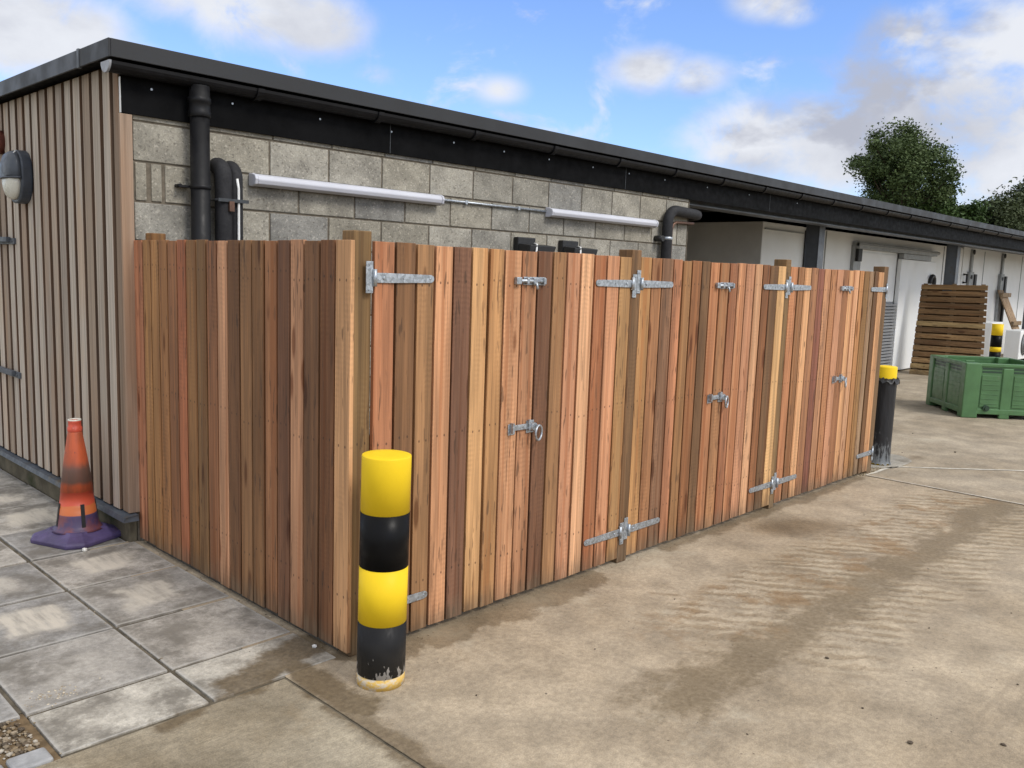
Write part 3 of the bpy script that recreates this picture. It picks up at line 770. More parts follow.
# half-round gutter
gc, gz, gr = 2.072, 2.757, 0.056
prof = [(gc + gr * math.cos(t), gz + gr * math.sin(t)) for t in [PI + i * PI / 10 for i in range(11)]]
prof += [(gc + (gr - 0.006) * math.cos(t), gz + (gr - 0.006) * math.sin(t)) for t in [2 * PI - i * PI / 10 for i in range(11)]]
b = MB(); b.prism(prof, 'x', -0.145, XB); gut = b.build('gutter', M['gutter'], bld)
b = MB(); b.prism([(gc + (gr + .004) * math.cos(t), gz + (gr + .004) * math.sin(t)) for t in [PI + i * PI / 12 for i in range(13)]], 'x', -0.158, -0.1455); b.build('end_cap', M['capgrey'], gut)
b = MB(); x = 0.75
while x < XB:
    q = [(gc + (gr + .012) * math.cos(t), gz + (gr + .012) * math.sin(t)) for t in [PI + i * PI / 10 for i in range(11)]]
    q += [(gc + (gr + .001) * math.cos(t), gz + (gr + .001) * math.sin(t)) for t in [2 * PI - i * PI / 10 for i in range(11)]]
    b.prism(q, 'x', x - 0.022, x + 0.022); x += 0.92
b.parts('gutter_bracket', M['gutter'], gut)
b = MB(); b.box(-0.055, XB, 2.130, 2.145, 2.506, 2.774); fas = b.build('fascia_board', M['fascia'], bld, bevel=0.002)
b = MB()
for x in (0.12, 0.62, 1.25, 1.85, 2.45, 3.0, 3.55, 4.15, 4.7, 5.3, 6.1, 7.0, 8.2): b.tube([(x, 2.1305, 2.66), (x, 2.126, 2.66)], 0.007, 8)
b.parts('screw', M['galv'], fas)
b = MB()
for x in (1.84, 4.65, 7.5): b.box(x - .0025, x + .0025, 2.1275, 2.1298, 2.508, 2.772)
b.parts('board_joint', M['darkmetal'], fas)
b = MB(); b.box(-0.0565, -0.0552, 2.125, 2.147, 2.506, 2.70); b.build('edge_strip', M['cable'], fas)
# steel eaves beam over the open bays, columns
b = MB(); b.box(5.82, XB, 2.20, 2.40, 2.462, 2.474); b.box(5.82, XB, 2.295, 2.305, 2.4745, 2.70); b.box(5.82, XB, 2.20, 2.40, 2.7005, 2.7125); b.build('eaves_beam', M['steel'], bld)
for x in (9.58, 15.49, 21.4, 27.3, 33.2, 39.1):
    b = MB(); b.box(x, x + 0.178, 2.445, 2.457, 0, 2.78); b.box(x, x + 0.178, 2.633, 2.645, 0, 2.78); b.box(x + 0.010, x + 0.020, 2.4575, 2.6325, 0, 2.78)
    b.box(x - .05, x + .23, 2.40, 2.69, 0.0, 0.012)
    c = b.build('column', M['steel'], bld)
b = MB(); b.box(XE + 0.1, XB, YB - 0.12, YB, 0.0, 2.80); b.box(XB - .1, XB, 3.4, YB - .12, 0, 2.8); b.build('back_wall', M['interior'], bld)
b = MB(); b.box(5.60, 5.79, YF + 0.2, YB - .12, 0.0, 2.795); b.build('cross_wall', M['interior'], bld)
b = MB()
for x in (7.4, 9.67, 12.6, 15.58, 18.5, 21.5, 27, 33): b.box(x - .05, x + .05, 2.41, YB - .12, 2.715, 2.795)
b.parts('roof_joist', M['interior'], bld)
# downpipe
dx, dy = 0.377, 2.066
b = MB(); b.tube([(dx, dy, 0.02), (dx, dy, 2.56)], 0.056, 24); dp = b.build('downpipe', M['gutter'], bld)
b = MB(); b.lathe([(0.061, 2.535), (0.065, 2.54), (0.065, 2.565), (0.061, 2.575), (0.061, 2.615), (0.066, 2.62), (0.066, 2.645), (0.060, 2.65), (0.058, 2.715)], (dx, dy, 0), 28); b.build('collar', M['gutter'], dp)
b = MB(); b.lathe([(0.0575, 2.118), (0.061, 2.12), (0.061, 2.142), (0.0575, 2.144)], (dx, dy, 0), 28); b.obox((dx - 0.085, 2.115, 2.131), (0.035, 0, 0), (0, 0.028, 0), (0, 0, 0.006)); b.tube([(dx - 0.112, 2.088, 2.133), (dx - .112, 2.147, 2.133)], 0.011, 10); b.build('pipe_bracket', M['gutter'], dp)
# steel straps fixed to the cladding (left edge)
for z, lb in ((1.79, None), (0.815, None)):
    b = MB(); b.box(XE - 0.022, XE - 0.001, 3.99, 4.55, z - 0.022, z + 0.022); b.tube([(XE - 0.03, 4.03, z), (XE - 0.0005, 4.03, z)], 0.010, 10); b.box(XE - 0.052, XE - 0.0225, 4.06, 4.55, z - 0.006, z + 0.03)
    b.build('steel_strap', M['steel'], bld, bevel=0.003)

# ------------------------------------------------------------------ cold stores under the roof
def cold_store(x0, x1, label):
    t = thing('cold_store', label, 'cold room', (x0, 3.4, 0), 'white cold rooms under the roof')
    return t, (x0, 3.4, 0)
cs, cb = cold_store(9.76, 19.0, 'white panelled cold room with an end wall greyed as in shade and a wide sliding door')
b = MB(); b.box(9.76, 19.0, 3.4, 8.3, 0.0, 2.56); cw = b.build('wall_panel', M['white'], cs, cb, bevel=0.01)
b = MB(); b.box(9.748, 9.7595, 3.402, 8.3, 0.0, 2.555); b.build('end_panel', M['shadeface'], cs, cb)
b = MB()
for x in (11.9, 17.72, 17.9): b.box(x - .012, x + .012, 3.388, 3.3995, 0.0, 2.54)
b.parts('panel_joint', M['greyrail'], cs, cb)
b = MB(); b.box(9.80, 11.05, 3.38, 3.3995, 2.445, 2.465); b.box(9.76, 19, 3.385, 3.3995, 0.0, 0.10); b.parts('edge_trim', M['greyrail'], cs, cb)
b = MB(); b.box(11.12, 11.20, 3.33, 3.399, 0.3, 2.50); b.build('door_gear', M['black'], cs, cb)
b = MB(); b.box(12.95, 13.10, 3.34, 3.3995, 0.0, 2.36); b.box(13.101, 13.30, 3.36, 3.3995, 0.0, 2.25); b.build('door_frame', M['greyrail'], cs, cb)
b = MB(); b.box(13.0, 13.16, 3.28, 3.339, 2.08, 2.40); b.build('door_motor', M['black'], cs, cb, bevel=0.01)
b = MB(); b.box(12.98, 16.95, 3.27, 3.3995, 2.30, 2.41); b.tube([(12.98, 3.30, 2.37), (17.1, 3.30, 2.37)], 0.035, 10); b.build('door_rail', M['greyrail'], cs, cb, bevel=0.006)
b = MB(); b.box(13.32, 15.03, 3.375, 3.399, 1.37, 2.25); b.build('upper_panel', M['whitedoor'], cs, cb, bevel=0.004)
b = MB(); b.box(15.06, 17.0, 3.29, 3.372, 0.03, 2.19); sd_o = b.build('sliding_door', M['whitedoor'], cs, cb, bevel=0.01)
b = MB(); b.box(15.10, 16.62, 3.275, 3.372, 2.195, 2.295); b.build('door_header', M['greyrail'], cs, cb, bevel=0.004)
b = MB(); b.tube(arc((16.74, 3.255, 1.78), 0.12, -0.4, PI + 0.3, 12, 'xz'), 0.04, 8); b.tube([(16.62, 3.255, 1.78), (16.62, 3.288, 1.78)], 0.03, 8); b.build('handle', M['black'], sd_o, cb)
b = MB()
for k in range(22): b.box(13.32, 15.03, 3.30, 3.374, 0.02 + k * 0.0605, 0.062 + k * 0.0605)
b.box(13.32, 15.03, 3.376, 3.398, 0.01, 1.365); b.build('louvre', M['grille'], cs, cb)

cs2, cb2 = cold_store(19.06, 43.8, 'white panelled cold room behind the green crate with tall grey door gear')
b = MB(); b.box(19.06, 43.8, 3.4, 8.3, 0.0, 2.60); b.build('wall_panel', M['white'], cs2, cb2, bevel=0.01)
for x in (19.58, 22.05, 26.5, 29.5):
    b = MB(); b.box(x - .16, x + .12, 3.33, 3.3995, 0.2 if x > 20 else 1.2, 2.05); b.box(x - .06, x + .06, 3.35, 3.3995, 2.051, 2.56); b.build('door_gear', M['greyrail'], cs2, cb2, bevel=0.01)
    b = MB(); b.box(x + .125, x + .27, 3.30, 3.3995, 0.2 if x > 20 else 1.2, 2.0); b.tube([(x - .07, 3.32, 1.93), (x - .07, 3.31, 1.93)], 0.05, 10); b.tube([(x, 3.345, 2.5), (x, 3.32, 2.5)], 0.06, 10); b.parts('door_seal', M['black'], cs2, cb2, bevel=0.01)
b = MB(); b.tube([(19.15, 3.39, 1.98), (19.2, 3.33, 1.98), (19.2, 3.33, 1.80), (19.15, 3.39, 1.80)], 0.025, 8); b.build('handle', M['black'], cs2, cb2)
b = MB()
for x in (20.6, 23.9, 25.2): b.box(x - .012, x + .012, 3.39, 3.3995, 0, 2.55)
b.parts('panel_joint', M['greyrail'], cs2, cb2)

# ------------------------------------------------------------------ wall lights, floodlights, pipes
def batten(x0, x1, label):
    t = thing('batten_light', label, 'wall light', ((x0 + x1) / 2, YF, 2.21), 'strip lights on the block wall'); base = t.location
    b = MB()
    prof = [(YF - 0.004, 2.178), (YF - 0.004, 2.252), (YF - 0.045, 2.252), (YF - 0.082, 2.240), (YF - 0.092, 2.215), (YF - 0.082, 2.188), (YF - 0.045, 2.176)]
    b.prism(prof, 'x', x0 + 0.022, x1 - 0.022); b.build('diffuser', M['batten'], t, base, bevel=0.006, bseg=3)
    for a, c in ((x0, x0 + 0.0215), (x1 - 0.0215, x1)):
        b = MB(); b.prism([(u + (-0.003 if u < YF - .01 else 0), v + (0.003 if v > 2.21 else -0.003)) for u, v in prof], 'x', a, c); b.build('end_cap', M['batten'], t, base, bevel=0.006, bseg=3)
batten(0.735, 2.312, 'long white strip light on the block wall beside the downpipe')
batten(3.545, 5.135, 'long white strip light on the block wall beside the bent black pipe')
b = MB(); b.tube([(2.33, YF - 0.013, 2.222), (3.54, YF - 0.013, 2.222)], 0.010, 10)
for x in (2.6, 3.2): b.box(x - .012, x + .012, YF - .026, YF - .001, 2.207, 2.237)
tag(b.build('conduit', M['galv'], base=(2.9, YF, 2.222)), 'thin grey conduit joining the two strip lights', 'conduit')
b = MB(); b.tube([(5.138, YF - 0.010, 2.215), (5.25, YF - 0.010, 2.215)], 0.007, 8); tag(b.build('conduit', M['galv'], base=(5.19, YF, 2.215)), 'short conduit stub between the far strip light and the bent black pipe', 'conduit')

def flood(x, label):
    t = thing('floodlight', label, 'floodlight', (x, YF, 1.90), 'floodlights on the block wall'); base = t.location
    b = MB(); b.box(x, x + 0.215, 2.09, YF - 0.002, 1.81, 1.985); b.build('housing', M['black'], t, base, bevel=0.008)
    b = MB()
    b.hexa([(x - 0.0, 1.955, 1.845), (x + 0.30, 1.955, 1.845), (x + 0.30, 2.085, 1.84), (x + 0.0, 2.085, 1.84), (x + 0.005, 1.95, 1.918), (x + 0.325, 1.95, 1.918), (x + 0.325, 2.085, 1.932), (x + 0.0, 2.085, 1.932)])
    b.build('lamp_head', M['black'], t, base, bevel=0.006)
    b = MB(); b.tube([(x + 0.055, 1.945, 1.78), (x + 0.052, 1.935, 1.83), (x + 0.065, 1.94, 1.88), (x + 0.10, 1.97, 1.925), (x + 0.13, 2.03, 1.935)], 0.008, 8); b.build('cable', M['cable'], t, base)
    b = MB(); b.box(x + 0.02, x + 0.29, 1.952, 2.08, 1.8385, 1.8435); b.build('glass', M['lens'], t, base)
flood(3.165, 'black floodlight above the fence top, left one of the pair')
flood(3.735, 'black floodlight above the fence top, right one nearer the far strip light')

# insulated pipes beside the downpipe
t = thing('pipe_pair', 'pair of black foam-lagged pipes turning into the block wall beside the downpipe', 'pipes', (0.57, YF, 0)); base = t.location
for px, r in ((0.525, 0.052), (0.607, 0.042)):
    b = MB(); yy = 2.07
    pts = [(px, yy, 0.05), (px, yy, 2.20)] + [(px, yy + 0.075 * (1 - math.cos(a)), 2.20 + 0.075 * math.sin(a)) for a in [PI / 14 * i for i in range(1, 8)]] + [(px, YF - 0.001, 2.275)]
    b.tube(pts, r, 20); b.build('lagged_pipe', M['rubber'], t, base)
b = MB(); b.tube([(0.596, 2.022, 0.05), (0.598, 2.020, 1.8), (0.600, 2.022, 2.14), (0.595, 2.03, 2.20)], 0.008, 8); b.build('cable', M['cable'], t, base)
b = MB(); b.obox((0.56, 2.012, 2.065), (0.10, 0, 0), (0, 0.006, 0), (0, 0, 0.010)); b.tube([(0.468, 2.015, 2.065), (0.468, 2.147, 2.065)], 0.008, 8); b.tube([(0.655, 2.015, 2.065), (0.655, 2.147, 2.065)], 0.008, 8); b.build('clamp', M['darkmetal'], t, base)
b = MB(); b.obox((0.545, 2.008, 2.03), (0.016, 0, 0), (0, 0.008, 0), (0, 0, 0.030)); b.build('clamp_screw', M['copper'], t, base)
# bent pipe at the end of the block wall
t = thing('bent_pipe', 'thick black lagged pipe bending along the end of the block wall', 'pipe', (5.32, YF, 0)); base = t.location
b = MB(); px = 5.315; yy = 2.075; zt_ = 2.365
pts = [(px, yy, 0.05), (px, yy, zt_ - 0.13)] + [(px + 0.13 * (1 - math.cos(a)), yy, zt_ - 0.13 + 0.13 * math.sin(a)) for a in [PI / 2 * i / 8 for i in range(1, 9)]] + [(5.80, yy, zt_ - 0.012), (5.87, yy + 0.015, zt_ - 0.016), (5.91, yy + 0.08, zt_ - 0.02), (5.92, yy + 0.9, zt_ - 0.02)]
b.tube(pts, 0.053, 20); b.build('lagged_pipe', M['rubber'], t, base)
b = MB(); b.tube([(5.425, 2.10, 0.05), (5.428, 2.10, 2.17), (5.45, 2.10, 2.225), (5.50, 2.10, 2.252), (5.82, 2.10, 2.262), (5.86, 2.14, 2.262), (5.86, 2.7, 2.262)], 0.014, 10); b.build('copper_pipe', M['copper'], t, base)
b = MB(); b.lathe([(0.054, 2.065), (0.057, 2.067), (0.057, 2.093), (0.054, 2.095)], (px, yy, 0), 24); b.build('clip_band', M['galv'], t, base)
b = MB(); b.tube([(px - 0.10, 2.05, 2.075), (px - 0.10, 2.147, 2.075)], 0.030, 12); b.build('clip_base', M['black'], t, base)

# bulkhead lamp on the cladding
t = thing('bulkhead_lamp', 'oval grey bulkhead lamp with a half hood on the timber cladding', 'wall lamp', (XE, 3.735, 2.22)); base = t.location
def ell(ry, rz, k=36): return [(3.735 + ry * math.copysign(abs(math.cos(a)) ** 0.8, math.cos(a)), 2.225 + rz * math.copysign(abs(math.sin(a)) ** 0.8, math.sin(a))) for a in [2 * PI * i / k for i in range(k)]]
b = MB(); b.prism(ell(0.150, 0.180), 'x', XE - 0.075, XE - 0.001); b.build('housing', M['lamp'], t, base, bevel=0.012, bseg=3)
def dome(b, rys, x, zlo, zhi):
    rings = []
    for ry, rz, dx_ in rys:
        rings.append([b.bm.verts.new((x - dx_, y_, max(min(z_, zhi), zlo))) for y_, z_ in ell(ry, rz)])
    for A, B in zip(rings, rings[1:]):
        for j in range(len(A)):
            f = b.bm.faces.new((A[j], A[(j + 1) % len(A)], B[(j + 1) % len(A)], B[j])); f.smooth = True
    b.bm.faces.new(rings[-1]); b.bm.faces.new(rings[0][::-1])
b = MB(); dome(b, [(0.128, 0.158, 0), (0.124, 0.153, 0.022), (0.108, 0.135, 0.044), (0.075, 0.098, 0.058), (0.03, 0.04, 0.063)], XE - 0.0755, 2.0, 2.222); b.build('diffuser', M['lens'], t, base)
b = MB(); dome(b, [(0.146, 0.176, 0), (0.138, 0.168, 0.026), (0.120, 0.148, 0.052), (0.085, 0.108, 0.068), (0.03, 0.04, 0.073)], XE - 0.0755, 2.2225, 2.5); b.build('hood', M['lamp'], t, base)
b = MB(); b.tube([(XE - 0.078, 3.735 + 0.148, 2.214), (XE - 0.120, 3.735 + 0.118, 2.214), (XE - 0.145, 3.735 + 0.05, 2.214), (XE - 0.150, 3.735, 2.214), (XE - 0.145, 3.735 - 0.05, 2.214), (XE - 0.120, 3.735 - 0.118, 2.214), (XE - 0.078, 3.735 - 0.148, 2.214)], 0.009, 8); b.build('guard_bar', M['lamp'], t, base)
b = MB(); b.tube([(XE - 0.14, 3.69, 2.235), (XE - 0.137, 3.675, 2.29), (XE - 0.115, 3.665, 2.35), (XE - 0.085, 3.66, 2.392)], 0.0045, 8); b.build('hood_rib', M['cable'], t, base)
b = MB(); b.tube([(XE - 0.001, 4.23, 2.50), (XE - 0.08, 4.23, 2.50)], 0.085, 24); b.tube([(XE - 0.081, 4.23, 2.50), (XE - 0.11, 4.23, 2.50)], [0.075, 0.045], 24)
tag(b.build('alarm_bell', M['rust'], base=(XE, 4.23, 2.5)), 'rust red round cap on the timber cladding above the bulkhead lamp', 'bell')

# ------------------------------------------------------------------ fence: posts, side panel, six gate leaves
KF = 1.0
def wc(c, k=1.0):
    c = tuple(x * 0.84 + m * 0.16 for x, m in zip(c, (172, 122, 85)))
    v = lin(c, k * KF)
    m_ = (v[0] + v[1] + v[2]) / 3
    return tuple(min(max(x, .01), .8) for x in (v[0] * 0.95, v[1] * 0.95, v[2] * 0.93)) + (1.0,)
def post(x0, x1, y0, y1, top, col, label):
    b = MB(); b.box(x0, x1, y0, y1, 0.0, top, wc(col, 0.66))
    o = b.build('fence_post', M['post'], base=((x0 + x1) / 2, (y0 + y1) / 2, 0), bevel=0.005); tag(o, label, 'fence post', 'posts of the cedar enclosure'); return o
post(0.026, 0.1158, 0.018, 0.105, 1.842, (150, 122, 84), 'greenish fence post at the near corner behind the yellow and black bollard')
post(1.920, 2.008, 0.000, 0.100, 1.842, (146, 114, 82), 'knotty fence post between the first and second pair of gates')
post(3.785, 3.860, 0.000, 0.100, 1.850, (160, 130, 90), 'fence post between the second and third pair of gates')
post(5.618, 5.712, 0.000, 0.100, 1.850, (150, 122, 90), 'fence post at the far end beside the black wrapped bollard')
post(0.026, 0.110, 1.95, 2.035, 1.842, (150, 112, 70), 'fence post behind the side panel, against the block wall')

sf = thing('side_fence', 'side panel of upright cedar boards running from the block wall to the corner post', 'fence', (0, 1.05, 0))
base = sf.location
ey = [2.138, 2.018, 1.914, 1.81, 1.701, 1.586, 1.482, 1.363, 1.253, 1.14, 1.032, 0.914, 0.798, 0.684, 0.574, 0.463, 0.351, 0.231, 0.115, -0.004]
sc = [(188, 128, 98), (160, 118, 76), (168, 124, 80), (152, 108, 70), (142, 98, 68), (176, 108, 76), (142, 104, 66), (128, 98, 66), (140, 96, 68), (206, 155, 120), (112, 80, 56), (150, 112, 78), (126, 92, 62), (162, 114, 80), (120, 84, 64), (200, 150, 116), (110, 80, 58), (112, 76, 52), (214, 166, 122)]
b = MB()
for i, c in enumerate(sc):
    y1, y0 = ey[i] - 0.006, ey[i + 1] + 0.006
    dx_ = random.uniform(-.0015, .0015)
    b.box(0.0 + dx_, 0.020 + dx_, y0, y1, 0.028 + random.uniform(-.004, .004), 1.80 + random.uniform(-.003, .003), wc(c, 0.98))
for i in range(1, len(ey) - 1): b.box(0.0225, 0.0265, ey[i] - 0.02, ey[i] + 0.02, 0.035, 1.785, wc((120, 82, 56)))  # strips added behind the board gaps to stop light leaking through
b.build('boards', M['cedar'], sf, base, bevel=0.0025)
b = MB()
for z in (0.25, 0.9, 1.58): b.box(0.0270, 0.070, 0.115, 1.945, z, z + 0.075, wc((140, 110, 75)))
b.parts('rail', M['post'], sf, base, bevel=0.003)
M['foot'] = simple('dark_foot_strip', (0.06, 0.055, 0.045), 0.9, 0, 0.3, 12)
b = MB(); b.box(0.024, 0.05, 0.11, 2.1, 0.0, 0.026); b.build('gravel_board', M['foot'], sf, base)

leaf_cols = [
 [(190, 130, 96), (126, 93, 66), (160, 122, 86), (216, 160, 120), (116, 84, 68), (214, 168, 118), (190, 144, 98), (204, 152, 114)],
 [(186, 136, 102), (110, 78, 60), (172, 130, 92), (208, 152, 118), (224, 174, 134), (184, 122, 86), (218, 158, 120), (184, 144, 98)],
 [(206, 156, 104), (170, 122, 86), (132, 100, 78), (192, 132, 98), (164, 122, 82), (150, 102, 68), (110, 84, 60), (190, 132, 94)],
 [(186, 136, 96), (165, 112, 82), (202, 146, 108), (206, 150, 116), (222, 172, 132), (152, 102, 68), (118, 90, 64), (226, 182, 128)],
 [(200, 138, 98), (150, 108, 74), (216, 166, 122), (176, 126, 92), (142, 92, 78), (206, 152, 114), (192, 136, 96), (212, 156, 122)],
 [(158, 110, 78), (222, 168, 122), (224, 172, 132), (202, 146, 96), (152, 116, 74), (166, 140, 112), (112, 82, 54), (212, 162, 118)]]
leaf_x = [(0.117, 1.008), (1.020, 1.916), (2.012, 2.872), (2.884, 3.781), (3.864, 4.772), (4.784, 5.614)]
leaf_lab = ['near cedar gate leaf, left of the first pair, hinged on the corner post',
 'cedar gate leaf with ring latch, right of the first pair, hinged on the knotty post',
 'cedar gate leaf left of the second pair, just right of the knotty post',
 'ring latched gate leaf, right of the second pair, ending in a pale board',
 'cedar gate leaf left of the third pair with a dark reddish board in its middle',
 'far cedar gate leaf, right of the third pair, next to the black wrapped bollard']

def hinge_parts(gate, base, hx, z, dirn, zt_plate=0.066, skew=0.0, plate_dz=0.0):
    """T hinge: plate on the post, strap along the gate; dirn=+1 strap to the right"""
    s = dirn; L = 0.322
    b = MB()
    x0 = hx + s * 0.012; pts = [(x0, -0.021), (x0, 0.021), (x0 + s * 0.06, 0.021), (x0 + s * (L - 0.016), 0.0175), (x0 + s * (L - 0.004), 0.012), (x0 + s * L, 0.004), (x0 + s * L, -0.004), (x0 + s * (L - 0.004), -0.012), (x0 + s * (L - 0.016), -0.0175), (x0 + s * 0.06, -0.021)]
    b.prism([(px, z + pz) for px, pz in pts], 'y', -0.0075, -0.0022)
    o = b.build('hinge', M['galv'], gate, base, bevel=0.0012)
    b = MB(); b.box(hx - 0.0355 if s > 0 else hx, hx if s > 0 else hx + 0.0355, -0.0065, -0.0018, z - zt_plate + plate_dz, z + zt_plate + plate_dz); b.build('plate', M['galv'], o, base, bevel=0.001)
    b = MB(); b.tube([(hx + s * 0.006, -0.011, z - 0.036), (hx + s * 0.006, -0.011, z + 0.036)], 0.0095, 12); b.build('pin', M['galv'], o, base)
    b = MB()
    for bx, bz, br_ in ((x0 + s * 0.045, 0.0, .0095), (x0 + s * 0.15, 0.0, .005), (x0 + s * 0.30, 0.0, .005)):
        b.tube([(bx, -0.0078, z + bz), (bx, -0.0078 - br_ * .45, z + bz)], [br_, br_ * .65], 10)
    for pz in (-0.052, 0.052):
        b.tube([(hx - s * 0.02, -0.0066, z + pz + plate_dz), (hx - s * 0.02, -0.009, z + pz + plate_dz)], [0.006, 0.004], 8)
    b.parts('bolt_head', M['galv'], o, base)

for i, (x0, x1) in enumerate(leaf_x):
    t = thing('gate_leaf', leaf_lab[i], 'gate', ((x0 + x1) / 2, 0.0, 0.0), 'cedar gate leaves of the enclosure'); base = t.location
    k = 8; pitch = (x1 - x0) / k
    b = MB(); cuts = [x0] + [x0 + pitch * j + random.uniform(-.006, .006) for j in range(1, k)] + [x1]
    for j, c in enumerate(leaf_cols[i]):
        dy_ = random.uniform(-.001, .0012); gp = 0.0072; tw = random.uniform(-.0022, .0022)
        X0, X1 = cuts[j] + (gp if j else 0), cuts[j + 1] - (gp if j < k - 1 else 0)
        ya, yb, za, zb = dy_ - tw, dy_ + tw, 0.030 + random.uniform(-.004, .004), 1.80 + random.uniform(-.0035, .0035)
        ln = random.uniform(-.0012, .0012)
        b.hexa([(X0, ya, za), (X1, yb, za), (X1, .020 + dy_, za), (X0, .020 + dy_, za), (X0 + ln, ya, zb), (X1 + ln, yb, zb), (X1 + ln, .020 + dy_, zb), (X0 + ln, .020 + dy_, zb)], wc(c, 0.92))
    for j in range(1, k): b.box(cuts[j] - 0.02, cuts[j] + 0.02, 0.0225, 0.0262, 0.036, 1.785, wc((120, 82, 56)))  # added backing strips, keeping light from coming through the gaps
    b.build('boards', M['cedar'], t, base, bevel=0.0025)
    b = MB()
    for z in (0.22, 0.90, 1.60): b.box(x0 + 0.01, x1 - 0.01, 0.0267, 0.068, z, z + 0.07, wc((110, 84, 58)))
    for bx0, bx1, zz0, zz1 in ((x0 + 0.05, x1 - 0.05, 0.30, 0.89), (x0 + 0.05, x1 - 0.05, 0.98, 1.59)):
        b.hexa([(bx0, 0.0267, zz0), (bx0 + 0.09, 0.0267, zz0), (bx0 + 0.09, 0.06, zz0), (bx0, 0.06, zz0), (bx1 - 0.09, 0.0267, zz1), (bx1, 0.0267, zz1), (bx1, 0.06, zz1), (bx1 - 0.09, 0.06, zz1)], wc((110, 84, 58)))
    b.parts('brace', M['post'], t, base, bevel=0.003)
    left = i % 2 == 0
    hx = {0: 0.106, 1: 1.928, 2: 2.002, 3: 3.792, 4: 3.864, 5: 5.680}[i]
    for z in (1.650, 0.192):
        hinge_parts(t, base, hx, z, 1 if left else -1, plate_dz=(0.012 if left else -0.012) if i else 0.002)
    if not left:
        sx = x0
        # tower bolt near the top
        b = MB(); b.box(sx + 0.004, sx + 0.165, -0.0045, -0.0018, 1.632, 1.672); bo = b.build('bolt', M['galv'], t, base, bevel=0.001)
        b = MB(); b.tube([(sx - 0.048, -0.013, 1.652), (sx + 0.150, -0.013, 1.652)], 0.0085, 12); b.tube([(sx + 0.085, -0.013, 1.652), (sx + 0.085, -0.026, 1.612)], 0.0065, 10); b.build('bolt_bar', M['galv'], bo, base)
        b = MB()
        for q in (0.022, 0.070, 0.145): b.box(sx + q - .009, sx + q + .009, -0.024, -0.0047, 1.636, 1.668)
        b.parts('staple', M['galv'], bo, base, bevel=0.004)
        # ring latch at waist height
        z = 0.910
        b = MB(); b.box(sx - 0.045, sx + 0.085, -0.012, -0.0068, z - 0.006, z + 0.022); la = b.build('ring_latch', M['galv'], t, base, bevel=0.0015)
        b = MB(); b.box(sx + 0.060, sx + 0.115, -0.0065, -0.0018, z - 0.028, z + 0.036); b.box(sx + 0.066, sx + 0.078, -0.020, -0.0066, z - 0.014, z + 0.042); b.tube([(sx + 0.100, -0.0066, z + 0.004), (sx + 0.100, -0.030, z + 0.004)], [0.026, 0.020], 16); b.build('boss', M['galv'], la, base, bevel=0.001)
        b = MB(); b.tube([(sx + 0.122 + 0.036 * math.cos(a), -0.036 + 0.012 * math.cos(a), z - 0.028 + 0.038 * math.sin(a)) for a in [2 * PI * q / 24 for q in range(24)]], 0.0062, 8, closed=True); b.build('ring', M['galv'], la, base)
    else:
        sx = x1
        b = MB(); b.box(sx - 0.050, sx - 0.014, -0.024, -0.0018, 1.634, 1.670); b.build('bolt_keeper', M['galv'], t, base, bevel=0.004)
        z = 0.910
        b = MB(); b.box(sx - 0.060, sx - 0.012, -0.0065, -0.0018, z - 0.026, z + 0.030); b.box(sx - 0.050, sx - 0.038, -0.030, -0.0066, z - 0.016, z + 0.036); b.build('latch_catch', M['galv'], t, base, bevel=0.001)

# ------------------------------------------------------------------ bollards
bx_, by_ = 0.003, -0.250
bx_, by_ = bx_ - 0.0085, by_ + 0.0088
t = thing('bollard', 'yellow and black banded steel bollard in front of the fence corner', 'bollard', (bx_, by_, 0), 'yellow and black bollards'); base = t.location
R = 0.0995
t.rotation_euler = (0.0086, 0.0083, 0.0)
def band(z0, z1, mat, r=R, nm='band', lab=None, cap=True):
    b = MB(); b.lathe([(r, z0), (r, z1)], (bx_, by_, 0), 56, cap=cap); return b.build(nm, mat, t, base, label=lab)
band(0.0, 0.049, M['wornyellow'], R - 0.0012, lab='worn pale yellow band at the foot')
band(0.0492, 0.268, M['wornblack'], R, lab='scuffed black band near the foot')
band(0.2682, 0.500, M['yellow'], R - .0006, lab='lower yellow band')
band(0.5002, 0.7245, M['blackband'], R, lab='upper glossy black band')
b = MB(); b.lathe([(R - .0006, 0.7247), (R - .0006, 0.950), (R - 0.002, 0.9535), (R - 0.006, 0.955), (0.05, 0.957)], (bx_, by_, 0), 56); b.build('cap', M['yellow'], t, base)
b = MB(); b.tube([(bx_ + 0.02 - 0.064, by_ - 0.0765, 0.925), (bx_ + .02 - 0.066, by_ - 0.0795, 0.925)], 0.004, 8); b.build('hole', M['black'], t, base)

bx2, by2 = 6.155, 0.105
t = thing('bollard', 'bollard wrapped in black plastic with a yellow top beside the far fence post', 'bollard', (bx2, by2, 0), 'yellow and black bollards'); base = t.location
b = MB(); b.lathe([(0.094, 0.0), (0.094, 0.925), (0.090, 0.935), (0.05, 0.94)], (bx2, by2, 0), 36); b.build('cap', M['yellow'], t, base)
b = MB(); rings = []
segs = 44
for k, (z, r) in enumerate([(0.012, 0.112), (0.03, 0.104), (0.10, 0.099), (0.3, 0.0985), (0.55, 0.099), (0.76, 0.1), (0.80, 0.102), (0.835, 0.106)]):
    rings.append([b.bm.verts.new((bx2 + (r + random.uniform(-.0015, .0025)) * math.cos(2 * PI * j / segs), by2 + (r + random.uniform(-.0015, .0025)) * math.sin(2 * PI * j / segs), z + (random.uniform(-.012, .012) if k in (0, 7) else 0))) for j in range(segs)])
rings.append([b.bm.verts.new((bx2 + 0.1235 * math.cos(2 * PI * j / segs), by2 + 0.1235 * math.sin(2 * PI * j / segs), 0.80 + random.uniform(-.035, .015))) for j in range(segs)])
